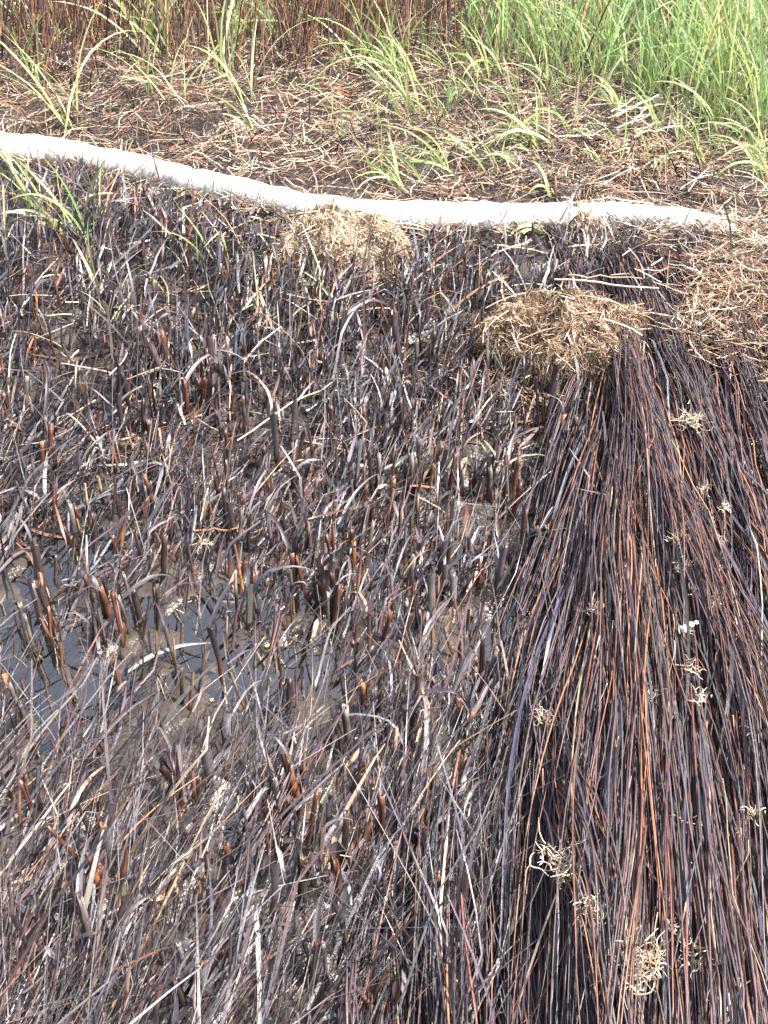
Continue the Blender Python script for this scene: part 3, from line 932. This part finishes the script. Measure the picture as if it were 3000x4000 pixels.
def stub_words(p):
    x, y = project(p)
    if y > 3350:
        return 'at the bottom left corner of the mud' if x < 800 else 'in the mud at the bottom middle'
    if y > 2850:
        return 'in the lower mud by the left edge' if x < 700 else ('in the lower mud beside the reed mat' if x > 1350 else 'in the lower mud under leaning leaves')
    if y > 2350:
        return 'by the wet mud flat at the left edge' if x < 450 else ('in or beside the clear puddle' if x < 1200 else 'on the grey mud beside the reed mat')
    if y > 1950:
        return 'above the wet mud at left' if x < 700 else ('just above the clear puddle' if x < 1350 else 'on grey mud left of the mat head')
    if y > 1500:
        return 'in the dark thatch at the left' if x < 800 else ('in the thatch below the golden mound' if x < 1600 else 'in the mud below the large brown mound')
    return 'high in the thatch near the boom'


stub_xy = []
cand = 0
while len(stub_xy) < 300 and cand < 20000:
    cand += 1
    px_ = rng.uniform(-20, 2350); py_ = rng.uniform(1350, 3900) if rng.random() < .6 else rng.uniform(1500, 2900)
    d_ = _fwd + (px_ - 1500) / F * _right + (2000 - py_) / F * _up
    tt_ = -(CAM_H - .03) / d_[2]
    x, y = d_[0] * tt_, d_[1] * tt_
    if stub_xy and rng.random() < .62:
        q_ = stub_xy[rng.integers(len(stub_xy))]; x, y = q_[0] + rng.normal(0, .022), q_[1] + rng.normal(0, .018)
    if near_boom(x, y) > -.42 or x > mat_edge(y) + .02 or y > 3.1:
        continue
    if any((x - a) ** 2 + (y - b) ** 2 < .014 ** 2 for a, b in stub_xy):
        continue
    if any(((x - a) / r) ** 2 + ((y - b) / r) ** 2 < .25 for a, b, r in OPEN) and rng.random() < .75:
        continue
    stub_xy.append((x, y))
for (x, y) in stub_xy:
    p = np.array([x, y, float(terrain(x, y))])
    h = rng.uniform(.06, .145); d = rng.uniform(.006, .0135)
    az_ = rng.normal(.5, .9); ln_ = abs(rng.normal(.12, .14))
    style = rng.choice([0, 1, 2], p=[.28, .3, .42])
    tone = rng.choice(['dark wet', 'red-brown', 'orange-brown', 'grey-topped'], p=[.34, .34, .08, .24])
    low = {'dark wet': (.016, .010, .008), 'red-brown': (.045, .016, .008), 'orange-brown': (.11, .038, .013), 'grey-topped': (.022, .013, .010)}[tone]
    top = {'dark wet': (.045, .028, .022), 'red-brown': (.12, .048, .027), 'orange-brown': (.24, .10, .045), 'grey-topped': (.17, .145, .13)}[tone]
    kind = {0: 'bare broken', 1: 'sheathed', 2: 'leafy bent'}[int(style)]
    tilt = 'upright' if ln_ < .1 else ('right-leaning' if math.sin(az_) > .25 else ('left-leaning' if math.sin(az_) < -.25 else 'tilted'))
    size = 'tall' if h > .115 else 'short'
    make_stub(p, h, d, az_, ln_, style, f'{size} {tilt} {tone} {kind} stub {stub_words(p)}', low, top)
# the remaining, smaller stubble
x, y = scatter(2000, -1.5, .8, .5, 3.0, lambda x, y: (x < mat_edge(y)) * (near_boom(x, y) < -.35) * .75)
n = len(x); k = 5
P = walk(on_ground(x, y, -.01), rng.normal(.5, .9, n), rng.uniform(1.15, 1.55, n), rng.uniform(.05, .13, n), k, ground=None, wob=.04)
C = np.stack([pick([(1, (.018, .011, .008))], n, .3)] + [pick([(4, (.035, .016, .010)), (4, (.09, .034, .018)), (2, RUST), (1, ORANGE), (2, DGREY)], n, .3)] * 2 + [pick([(3, PURP), (3, BGREY), (3, RUST), (1, TAN)], n, .3)] * 2, 1)
stuff('stubble_litter', [strands(P, taper(rng.uniform(.0016, .0045, n), k, 1, .85), C, 6)], M_REED, label='thin short reed stubble between the larger stubs')

# ================================================================== LOOSE OILED LEAVES (countable, on top)
def leaf_words(p):
    return stub_words(p)


cnt = 0
while cnt < 290:
    px_ = rng.uniform(0, 2250); py_ = rng.uniform(1000, 3950)
    d_ = _fwd + (px_ - 1500) / F * _right + (2000 - py_) / F * _up
    tt_ = -(CAM_H - .05) / d_[2]
    x, y = d_[0] * tt_, d_[1] * tt_
    if near_boom(x, y) > -.1 or x > mat_edge(y):
        continue
    upz = float(sstep(1.7, 2.2, y))
    p = on_ground(np.array([x]), np.array([y]), rng.uniform(.02, .05) + .03 * upz)
    P = walk(p, rng.normal(.32, .22 + .2 * upz, 1), rng.normal(.25 + .3 * upz, .3, 1), rng.uniform(.09, .24, 1), 9, curl=rng.normal(0, .5, 1), droop=rng.uniform(.2, 1.3, 1), kink=rng.normal(-.3, .5, 1), ground=.006, wob=.05)[0]
    tone, c = [('blue-grey', BLUE), ('light grey', LGREY), ('charcoal', DGREY), ('purple-brown', PURP), ('rust-brown', RUST), ('tan', TAN)][rng.choice(6, p=[.32, .10, .26, .20, .08, .04])]
    t = np.linspace(0, 1, 9)
    w = rng.uniform(.0018, .0052) * (np.minimum(1, .55 + 2 * t) * (1 - .85 * t ** 2.2))
    big = 'wide' if w.max() > .0035 else 'narrow'
    single('oiled_leaf', P, w, pick([(1, c)], 1, .2)[0], 1, M_OIL, label=f'{big} {tone} dead reed leaf lying {leaf_words(p[0])}', cat='dead leaf', group='loose dead leaves on the thatch and mud', fold=rng.uniform(-.5, .5))
    cnt += 1

# ================================================================== PALE STRAWS AND TWIGS
def straw_between(a, b, w, c, label, name='straw', cat='straw', lift=.03, sag=0.0, mat=None, sides=6):
    A = G(*a); B = G(*b)
    k = 8
    t = np.linspace(0, 1, k)[:, None]
    P = A * (1 - t) + B * t
    tz = terrain(P[:, 0], P[:, 1])
    P[:, 2] = np.maximum(np.linspace(tz[0], tz[-1], k), tz) + lift
    P[1:-1] += rng.normal(0, .0025, (k - 2, 3))
    single(name, P, taper([w], k, 1, .7)[0], np.array(c), sides, mat or M_STRAW, label=label, cat=cat)


straw_between((940, 1830), (1310, 1590), .0022, STRAW, 'long pale straw lying slantwise across the dark thatch below the golden mound', lift=.08)
straw_between((1065, 965), (1575, 1015), .0016, RUST, 'long thin red-brown twig across the foot of the golden mound', 'twig', 'twig', lift=.05)
straw_between((1000, 985), (1175, 1022), .0026, STRAW, 'short pale straw left of the golden mound foot', lift=.05)
straw_between((770, 2155), (960, 2150), .0028, ORANGE, 'orange straw lying level above the puddle', lift=.06)
straw_between((2150, 1235), (2545, 1275), .0028, PALE, 'long pale straw lying across the top of the large brown mound', lift=.11)
straw_between((2200, 1225), (2480, 1250), .0022, STRAW, 'second pale straw on the large brown mound, behind the longest', lift=.115)
straw_between((2880, 990), (3060, 1070), .0034, PALE, 'thick pale straw below the boom end by the right edge', lift=.04)
straw_between((2450, 1050), (2790, 1120), .0022, ORANGE, 'long orange stem lying over the reeds below the boom end', lift=.05)
straw_between((2540, 2560), (2590, 2720), .0030, PALE, 'short cream straw lying on the reed mat beside the white specks', lift=.075)
straw_between((2572, 2700), (2590, 2960), .0028, PALE, 'long cream straw lying down the middle of the reed mat', lift=.075)
straw_between((2535, 3080), (2520, 3480), .0026, PALE, 'longest cream straw on the lower reed mat', lift=.08)
straw_between((2730, 2900), (2690, 3130), .0035, ORANGE, 'thick orange split reed lying on the right of the mat', lift=.08)
straw_between((2080, 2740), (2130, 2680), .0020, PALE, 'tiny pale straw on the left margin of the mat', lift=.05)
straw_between((2160, 700), (2170, 790), .004, RUST, 'short brown twig standing behind the boom beside the straw wad', 'twig', 'twig', lift=.03)
for q in range(11):
    a = (2380 + rng.uniform(-20, 90), 640 - q * 9 + rng.uniform(-8, 8)); b = (a[0] + rng.uniform(60, 200), a[1] - rng.uniform(-50, 90))
    straw_between(a, b, rng.uniform(.002, .0045), PALE if q % 2 else STRAW, 'bleached straw in the loose pile on the hummock behind the boom end', lift=.09 + .003 * q)
for o in scene.objects:
    if o.get('label', '').startswith('bleached straw'):
        o['group'] = 'bleached straws piled on the hummock'
# upright twig poking out in front of the boom
g = G(2165, 835)
P = np.array([[0, 0, -.03], [.002, 0, .03], [-.004, .003, .075], [-.010, .004, .125]]) + g
single('twig', P, np.array([.0055, .0048, .0042, .003]), np.array([(.05, .02, .015), (.08, .03, .02), (.18, .09, .05), (.5, .38, .25)]), 7, M_REED, label='upright brown twig standing against the front of the boom', cat='twig')

# random pale straws, told apart only by where they lie
def pale_words(px, py, nb):
    if nb > 0:
        if px < 1000: return 'in the litter behind the left half of the boom'
        if px < 2000: return 'in the litter behind the middle of the boom'
        return 'in the litter behind the right end of the boom'
    if py < 1250:
        return 'in the thatch just below the left of the boom' if px < 1100 else ('in the thatch below the middle of the boom' if px < 2050 else 'on the straw-strewn reeds below the boom end')
    if py < 2000:
        return 'on the dark thatch at the left' if px < 1000 else ('on the dark thatch in the middle' if px < 2200 else 'on the head of the reed mat')
    return 'on the leaning leaves over the mud' if px < 1700 else 'on the fallen reed mat'


cnt = 0
while cnt < 275:
    r_ = rng.random()
    if r_ < .56: px_, py_ = rng.uniform(0, 3000), rng.uniform(250, 840)
    elif r_ < .62: px_, py_ = rng.uniform(0, 3000), rng.uniform(720, 1250)
    elif r_ < .74: px_, py_ = rng.uniform(2300, 3000), rng.uniform(950, 1500)
    elif r_ < .98: px_, py_ = rng.uniform(0, 2300), 1150 + 700 * rng.random() ** 2.2
    else: px_, py_ = rng.uniform(0, 3000), rng.uniform(2000, 3900)
    p = G(px_, py_)
    nb = float(near_boom(p[0], p[1]))
    if abs(nb) < .07:
        continue
    lo = py_ > 1900
    on_mat = float(mat_amount(p[0], p[1])) > .4
    p[2] = float(terrain(p[0], p[1])) + (.07 if on_mat else rng.uniform(.015, .06))
    az = rng.uniform(-3.14, 3.14) if not lo else rng.normal(.3, .35)
    P = walk(p[None], az, rng.normal(.05, .25, 1), rng.uniform(.05, .19, 1) * (.6 if lo else 1), 7, curl=rng.normal(0, .35, 1), droop=rng.uniform(0, .5, 1), ground=.012 + (.06 if on_mat else 0))[0]
    tone, c = [('cream', PALE), ('straw-yellow', STRAW), ('tan', TAN), ('orange-brown', ORANGE)][rng.choice(4, p=[.36, .34, .18, .12])]
    w = rng.uniform(.001, .0027)
    single('straw', P, taper([w], 7, 1, .6)[0], pick([(1, c)], 1, .12)[0], 5, M_STRAW, label=f'{"thick" if w > .002 else "thin"} {tone} straw lying {pale_words(px_, py_, nb)}', cat='straw', group='loose dry straws')
    cnt += 1

# ================================================================== PALE ROOT TANGLES
def tangle(px, py, r, n, c, label, lift=.075):
    p = G(px, py, lift if lift < .07 else .10); p[2] = float(terrain(p[0], p[1])) + (lift if lift < .07 else .125)
    P = walk(rng.normal(0, r * .45, (n, 3)) * [1, 1, .3], rng.uniform(-3.14, 3.14, n), rng.normal(.2, .5, n), rng.uniform(.4, 1.5, n) * r, 7, curl=rng.normal(0, 1.6, n), droop=rng.normal(0, 1, n), ground=None, wob=.22)
    P[..., 2] = np.maximum(P[..., 2], -.02)
    V, Q, CC = strands(P, taper(rng.uniform(.0003, .0011, n), 7, 1, .4), pick([(2, c), (1, STRAW), (1, TAN)], n, .25), 4)
    root = add('root_tangle', mesh_from('root_tangle', V, Q, CC, M_STRAW), loc=p, label=label, cat='root tangle', group='pale root tangles')
    return root


for (px, py, r, n, l) in [(2180, 3430, .035, 60, 'tan fibrous root tangle near the lower left of the reed mat'), (2300, 3600, .022, 30, 'small pale root tangle below the tan fibrous one'),
                          (2470, 3800, .035, 55, 'cream curly root tangle near the bottom of the reed mat'), (2680, 3780, .022, 30, 'small curly root tangle right of the cream one at the bottom'),
                          (2690, 1680, .035, 40, 'pale root tangle at the head of the reed mat under the straw'), (2640, 2140, .022, 28, 'whitish root tuft high on the reed mat'),
                          (2660, 2260, .018, 22, 'whitish root tuft just below the highest one'), (2780, 2400, .014, 16, 'tiny whitish root tuft right on the mat'),
                          (2310, 2420, .018, 20, 'tiny pale root tuft near the left margin of the mat'), (800, 2130, .025, 16, 'cream shredded leaf tuft above the puddle'),
                          (1020, 1240, .03, 28, 'pale shredded tuft in the thatch left of the middle'), (1580, 1490, .02, 20, 'pale curly shreds on a stub below the golden mound'),
                          (2120, 2840, .02, 24, 'pale shredded tuft beside the left edge of the mat'), (430, 2560, .018, 16, 'pale curled shreds over the mud at left')]:
    tangle(px, py, r, int(n * 1.6), PALE, l, .075 if px > 2100 else .06)

for q in range(18):
    px_, py_ = rng.uniform(2330, 2930), rng.uniform(1650, 3900)
    rowq = 'head' if py_ < 2150 else ('upper middle' if py_ < 2700 else ('lower middle' if py_ < 3300 else 'bottom'))
    sideq = 'left' if px_ < 2520 else ('centre' if px_ < 2730 else 'right')
    tangle(px_, py_, rng.uniform(.008, .024), int(rng.integers(5, 26)), PALE, f'tiny pale shred of root fibre caught on the {rowq} of the reed mat, {sideq}')

# white droppings on the mat
ico_v = None
import bmesh
for i, (px, py, r) in enumerate([(2625, 2625, .009), (2650, 2615, .006), (2668, 2612, .005), (2690, 1430, .008), (2985, 1470, .008)]):
    p = G(px, py); p[2] = float(terrain(p[0], p[1])) + .12
    bm = bmesh.new(); bmesh.ops.create_icosphere(bm, subdivisions=2, radius=r)
    for v in bm.verts:
        v.co *= 1 + rng.uniform(-.25, .25)
        v.co.z *= .55
    me = bpy.data.meshes.new('dropping'); bm.to_mesh(me); bm.free(); me.materials.append(M_CLOTH)
    me.polygons.foreach_set('use_smooth', np.ones(len(me.polygons), bool))
    add('dropping', me, loc=p, label=['largest white lump of dried matter on the middle of the mat', 'middle white lump of dried matter beside the largest one', 'smallest white lump of dried matter on the middle of the mat', 'white lump at the head of the mat below the brown straw', 'white lump by the right edge at the reed head'][i], cat='dropping')

# snail shells and leaf scraps in the puddle
for i, (px, py, r, l) in enumerate([(1045, 2535, .008, 'yellow-green round snail shell in the clear puddle'), (1056, 2305, .007, 'pale snail shell at the top of the clear puddle'), (1035, 2500, .005, 'small pale snail shell above the yellow-green one'), (830, 2750, .005, 'small pale snail shell at the bottom of the puddle')]):
    p = G(px, py); p[2] = max(.006, p[2])
    k = 22
    t = np.linspace(0, 1, k)
    a = t * 4.4 * np.pi
    rr = r * .62 * (1 - t) ** .9 + r * .02
    P = np.stack([np.cos(a) * rr, np.sin(a) * rr, t * r * .9], -1)
    V, Q, CC = strands(P[None], (r * .48 * (1 - t) + r * .04)[None], np.array([[.5, .5, .3]]), 8, up=np.array([[0, 0, 1.0]]))
    add('snail_shell', mesh_from('snail_shell', V, Q, CC, M_SHELL if i == 0 else M_STRAW), loc=p, label=l, cat='snail shell')

# ================================================================== GREEN GRASS
MASS = []


def blade(root, P, w, C, name='blade'):
    k = len(P)
    t = np.linspace(0, 1, k)
    W = w * np.minimum(1, .45 + 2.2 * t) * np.clip(1 - t ** 2.4, .04, 1)
    Cc = np.repeat(C[None], k, 0)
    Cc = Cc * (1 - .5 * np.clip(1 - t * 5, 0, 1)[:, None]) + np.array(YEL)[None] * (.5 * np.clip(1 - t * 5, 0, 1)[:, None])
    V, Q, CC = strands(P[None], W[None], Cc[None], 1, up=unit(rng.normal(0, .5, (1, 3)) + [[0, -.35, .6]]), fold=.35)
    if isinstance(root, np.ndarray):
        MASS.append((V + root, Q, CC))
    else:
        add(name, mesh_from(name, V, Q, CC, M_GREEN), root)


def tuft(px, py, h_px, dx_px, n, w, label, arch=(.6, 1.8), pal=None, spread=.5, group=None, base=None, mass=False):
    p = G(px, py) if base is None else base
    p[2] = float(terrain(p[0], p[1])) + .005
    dist = np.dot(p - np.array([0, 0, CAM_H]), _fwd)
    sc = F / dist
    H = h_px / sc
    if mass:
        root = p.copy()
    else:
        root = bpy.data.objects.new('grass_tuft', None); scene.collection.objects.link(root)
        root.location = tuple(float(v) for v in p); root['label'] = label; root['category'] = 'grass tuft'
        root['group'] = group or 'green grass tufts'
    pal = pal or [(5, GREEN), (3, LIME), (2, GREEN2), (1, YEL)]
    k = 10
    for q in range(n):
        lx = dx_px / max(h_px, 1) + rng.normal(0, spread)
        L_ = H * rng.uniform(.75, 1.15) * math.sqrt(1 + min(lx * lx, 2))
        az = math.atan2(lx, rng.normal(0.05, .35))
        el = max(.35, 1.45 - abs(lx) * .55 + rng.normal(0, .1))
        P = walk(rng.normal(0, .006 if n < 5 else .028, (1, 3)) * [1, 1, 0], az, el, L_, k, curl=rng.normal(0, .35), droop=rng.uniform(*arch) * (.5 + abs(lx)), ground=None, wob=.025, kink=np.array([rng.normal(-1.3, .4)]) if rng.random() < .14 else None)[0]
        P[:, 2] = np.maximum(P[:, 2], .01)
        blade(root, P, w * rng.uniform(.55, 1.15), pick(pal, 1, .15)[0])
    return root


PG = [(4, LIME), (5, GREEN), (1, YEL), (.3, STRAW)]
PGP = [(3, YEL), (3, LIME), (1, (.6, .62, .38))]
hand = [
    (310, 940, 400, -30, 5, .0055, 'broad-bladed green tuft in front of the boom near the left edge', PG),
    (265, 930, 190, -170, 5, .0085, 'wide pale blades bent over to the left below the boom', PGP),
    (120, 830, 320, -60, 5, .005, 'thin arching green tuft at the left edge crossing the boom', PG),
    (395, 905, 340, 50, 3, .0045, 'slender pale green tuft beside the broad-bladed one below the boom', PGP),
    (835, 1050, 190, 10, 4, .0035, 'small upright green sprout in the thatch below the left half of the boom', PG),
    (390, 1150, 200, -40, 2, .0075, 'pair of wide pale blades drooping in the dark thatch at left', PGP),
    (550, 1120, 110, -130, 1, .004, 'single green blade slanting left in the thatch at left', PG),
    (735, 1085, 130, -80, 1, .003, 'single thin green blade in the thatch left of the golden mound', PG),
    (425, 1270, 140, -10, 1, .0055, 'single pale upright blade deep in the thatch at left', PGP),
    (665, 1180, 110, -60, 1, .006, 'single wide green blade low in the thatch at left', PG),
    (1320, 1230, 160, -130, 1, .0042, 'single bright green blade slanting below the golden mound', [(1, GREEN)]),
    (1010, 1250, 120, -10, 2, .0035, 'tiny green sprout in the thatch below the boom middle', PG),
    (15, 990, 330, 20, 3, .003, 'thin green blades at the extreme left edge below the boom', PG),
    (2130, 925, 90, -150, 3, .007, 'wide green blades lying over the boom left of the upright twig', PG),
    (2225, 1620, 130, 20, 4, .0028, 'small bright green shoot under the large brown mound', [(1, GREEN)]),
    (1945, 1850, 110, 40, 4, .0024, 'small bright green shoot on the mud left of the mat head', [(1, GREEN)]),
    (243, 3235, 40, 5, 3, .0012, 'tiny green seedling among leaves at the lower left', [(1, GREEN)]),
    (135, 330, 260, -30, 6, .005, 'bright green tuft behind the boom near the upper left corner', PG),
    (165, 395, 150, 10, 3, .007, 'short wide-bladed tuft behind the boom at upper left', PG),
    (290, 530, 420, -60, 6, .006, 'tall tuft rising just behind the boom at the left', PG),
    (560, 190, 270, -20, 9, .007, 'large lush tuft at the top left of the picture', PG),
    (640, 250, 300, 10, 7, .006, 'tall pale tuft right of the lush top left tuft', PGP),
    (600, 420, 260, 30, 4, .005, 'narrow tuft amid the litter behind the boom, left of middle', PG),
    (700, 430, 260, -40, 5, .005, 'arching pale tuft behind the boom, left of middle', PGP),
    (880, 340, 400, -10, 6, .007, 'tall upright pale tuft in front of the red reeds', PGP),
    (975, 430, 330, -30, 5, .007, 'wide-bladed pale tuft just right of the tall upright one', PGP),
    (1060, 160, 200, -80, 5, .006, 'green tuft at the top edge among red reeds', PG),
    (1270, 130, 180, 0, 4, .006, 'short green tuft at the top edge left of the dense stand', PG),
    (1450, 300, 300, -100, 6, .006, 'left-leaning green tuft at the edge of the dense stand', PG),
    (1530, 310, 300, -30, 6, .006, 'upright green tuft beside the left-leaning one at top middle', PG),
    (1000, 540, 160, -60, 3, .0045, 'low green blades near the pale straw nest', PG),
    (840, 640, 110, 15, 2, .005, 'short twin blades just behind the boom', PG),
    (1200, 560, 60, -110, 2, .007, 'flat wide green blade lying in litter behind the boom', PG),
    (1600, 780, 200, -130, 8, .006, 'spreading tuft just behind the middle of the boom', PG),
    (1500, 700, 170, -60, 5, .004, 'thin tuft behind the boom right of the middle nest', PG),
    (1625, 510, 290, -130, 5, .006, 'long left-leaning tuft behind the middle of the boom', PG),
    (1780, 700, 260, -250, 5, .006, 'low left-sweeping tuft behind the boom, right of middle', PG),
    (1730, 500, 190, -90, 5, .005, 'left-leaning tuft in the dark litter behind the boom', PG),
    (1870, 650, 150, -180, 6, .007, 'broad pale blades sweeping left behind the boom', PGP),
    (2120, 600, 190, -270, 7, .007, 'large arching tuft sweeping left behind the boom', PG),
    (2060, 640, 110, -170, 5, .006, 'lower arching blades beside the large sweeping tuft', PG),
    (1905, 350, 220, -100, 7, .007, 'bright tuft leaning left at the front of the dense stand', PG),
    (2415, 490, 200, -120, 3, .010, 'very pale wide blades standing in front of the dense stand', PGP),
    (2330, 570, 100, -100, 3, .006, 'short left-leaning blades in front of the very pale ones', PG),
    (2155, 790, 140, -80, 3, .007, 'green blades just behind the upright twig', PG),
    (1960, 720, 190, -60, 4, .005, 'slim tuft behind the boom left of the twig', PG),
    (3020, 740, 220, -190, 7, .005, 'tuft sweeping in from the right edge above the boom end', PG),
    (2960, 640, 260, -150, 6, .005, 'upper tuft leaning in from the right edge', PG),
]
for (px, py, h, dx, n, w, lab, pal) in hand:
    tuft(px, py, h * 1.25, dx, n if n < 4 else int(n * 1.5), w * .88, lab, pal=pal, spread=.28 if n > 3 else .12)

# dense stand, upper right
cnt = 0
tries = 0
placed = []
while cnt < 290 and tries < 9000:
    tries += 1
    px_, py_ = rng.uniform(1250, 3150), rng.uniform(-420, 560)
    lim = np.interp(px_, [1250, 1700, 2100, 2600, 3000, 3150], [100, 230, 370, 480, 600, 640])
    if py_ > lim: continue
    if rng.random() > .35 + .65 * (px_ - 1250) / 1700: continue
    if any((px_ - a) ** 2 + (py_ - b) ** 2 * 4 < 42 ** 2 for a, b in placed): continue
    placed.append((px_, py_))
    where = ['left edge', 'left part', 'centre', 'right part', 'far right edge'][int(np.clip((px_ - 1250) / 360, 0, 4))]
    row = 'front row' if py_ > lim - 110 else ('second row' if py_ > lim - 230 else 'back rows')
    w_ = rng.uniform(.0028, .0058); dx_ = rng.normal(-40, 60); h_ = rng.uniform(320, 560)
    lean_ = 'left-leaning' if dx_ < -65 else ('right-leaning' if dx_ > 10 else 'upright')
    tuft(px_, py_, h_, dx_, int(rng.integers(6, 11)), w_, f'{"tall" if h_ > 440 else "medium"} {lean_} {"broad" if w_ > .0043 else "narrow"}-bladed tuft in the {row} of the dense grass, {where}', pal=[(6, GREEN), (4, GREEN2), (4, LIME), (.6, YEL), (.4, TAN)], spread=.22, group='dense grass stand at the upper right', arch=(.4, 1.4), mass=py_ < 110)
    cnt += 1
# scattered pale tufts between the boom and the dense stand
cnt = 0
while cnt < 80:
    px_, py_ = rng.uniform(1300, 3000), rng.uniform(230, 800)
    if py_ > 560 + 240 * rng.random() ** 1.5: continue
    w_ = rng.uniform(.0022, .005); dx_ = rng.normal(-90, 80); h_ = rng.uniform(150, 330)
    near_ = 'just behind the boom' if py_ > 640 else ('midway behind the boom' if py_ > 430 else 'in front of the dense stand')
    col_ = ['left of the middle', 'right of the middle', 'before the hummock', 'near the right edge'][int(np.clip((px_ - 1300) / 430, 0, 3))]
    tuft(px_, py_, h_, dx_, int(rng.integers(2, 6)), w_, f'{"taller" if h_ > 240 else "small"} {"wide" if w_ > .0036 else "thin"}-bladed {"left-swept" if dx_ < -90 else "upright"} loose tuft {near_}, {col_}', pal=PG, spread=.25, group='loose green tufts behind the boom')
    cnt += 1
# scattered back-left
for q in range(64):
    px_, py_ = rng.uniform(-100, 1250), rng.uniform(-330, 230)
    w_ = rng.uniform(.0035, .006); dx_ = rng.normal(-20, 60); h_ = rng.uniform(240, 430)
    spot = ['at the top left corner', 'left of the lush top tuft', 'above the left half of the boom', 'above the golden mound', 'at the edge of the dense stand'][int(np.clip((px_ + 100) / 270, 0, 4))]
    tuft(px_, py_, h_, dx_, int(rng.integers(4, 8)), w_, f'{"tall" if h_ > 335 else "shorter"} {"left" if dx_ < -20 else "right"}-leaning {"broad" if w_ > .0047 else "narrow"}-bladed tuft among red reeds {spot}', pal=[(5, GREEN), (3, LIME), (3, GREEN2), (.5, YEL)], spread=.25, group='tufts among the red dead reeds', mass=py_ < 40)

stuff('dense_grass', MASS, M_GREEN, label='rows of green grass at the back of the dense stand')

# fine, wiry grass
def fine_tuft(px, py, h_px, n, label):
    p = G(px, py); p[2] = float(terrain(p[0], p[1])) + .003
    H = h_px / (F / np.dot(p - np.array([0, 0, CAM_H]), _fwd))
    k = 7
    main = max(3, n // 9)
    Pm = walk(rng.normal(0, .012, (main, 3)) * [1, 1, 0], rng.uniform(-3.1, 3.1, main), rng.uniform(1.0, 1.45, main), H * rng.uniform(.7, 1.2, main), k, droop=rng.uniform(.1, .6, main), ground=None, wob=.03)
    idx = rng.integers(0, main, n); ti = rng.integers(1, k - 1, n)
    st = Pm[idx, ti]
    Pb = walk(st, rng.uniform(-3.1, 3.1, n), rng.uniform(.3, 1.2, n), H * rng.uniform(.2, .45, n), k, droop=rng.uniform(.1, .8, n), ground=None, wob=.03)
    V, Q, CC = strands(np.concatenate([Pm, Pb]), np.concatenate([taper(np.full(main, .0014), k, 1, .4), taper(rng.uniform(.0007, .0014, n), k, 1, .2)]), pick([(4, (.13, .27, .10)), (2, GREEN), (1, LIME)], main + n, .2), 2)
    add('fine_grass_tuft', mesh_from('fine_grass_tuft', V, Q, CC, M_GREEN), loc=p, label=label, cat='grass tuft', group='wiry fine grass tufts')


fl = [(1760, 470, 200, 40, 'wiry fine grass left of the pale wide blades, near the dense stand'), (2030, 330, 200, 40, 'wiry fine grass at the foot of the dense stand'), (2150, 430, 180, 40, 'wiry fine grass below the dense stand, right of the bright tuft'),
      (2270, 590, 200, 45, 'wiry fine grass just above the litter hummock'), (2400, 330, 220, 40, 'wiry fine grass in front of the dense stand, right half'), (2560, 300, 230, 40, 'wiry fine grass before the dense stand at right'),
      (2680, 620, 230, 50, 'wiry fine grass beside the hummock at right'), (2760, 690, 260, 50, 'wiry fine grass nearest the boom end'), (2880, 560, 240, 50, 'wiry fine grass by the right edge under the dense stand'),
      (2950, 700, 200, 40, 'wiry fine grass at the right edge beyond the boom end'), (1650, 260, 180, 35, 'wiry fine grass at the left of the dense stand'), (1340, 560, 90, 25, 'small wiry grass by the middle straw nest'), (2480, 520, 150, 30, 'small wiry grass right of the pale wide blades')]
for a in fl:
    fine_tuft(*a)

print('objects', len(scene.objects), 'tris', sum(len(o.data.polygons) * 2 for o in scene.objects if o.type == 'MESH'))
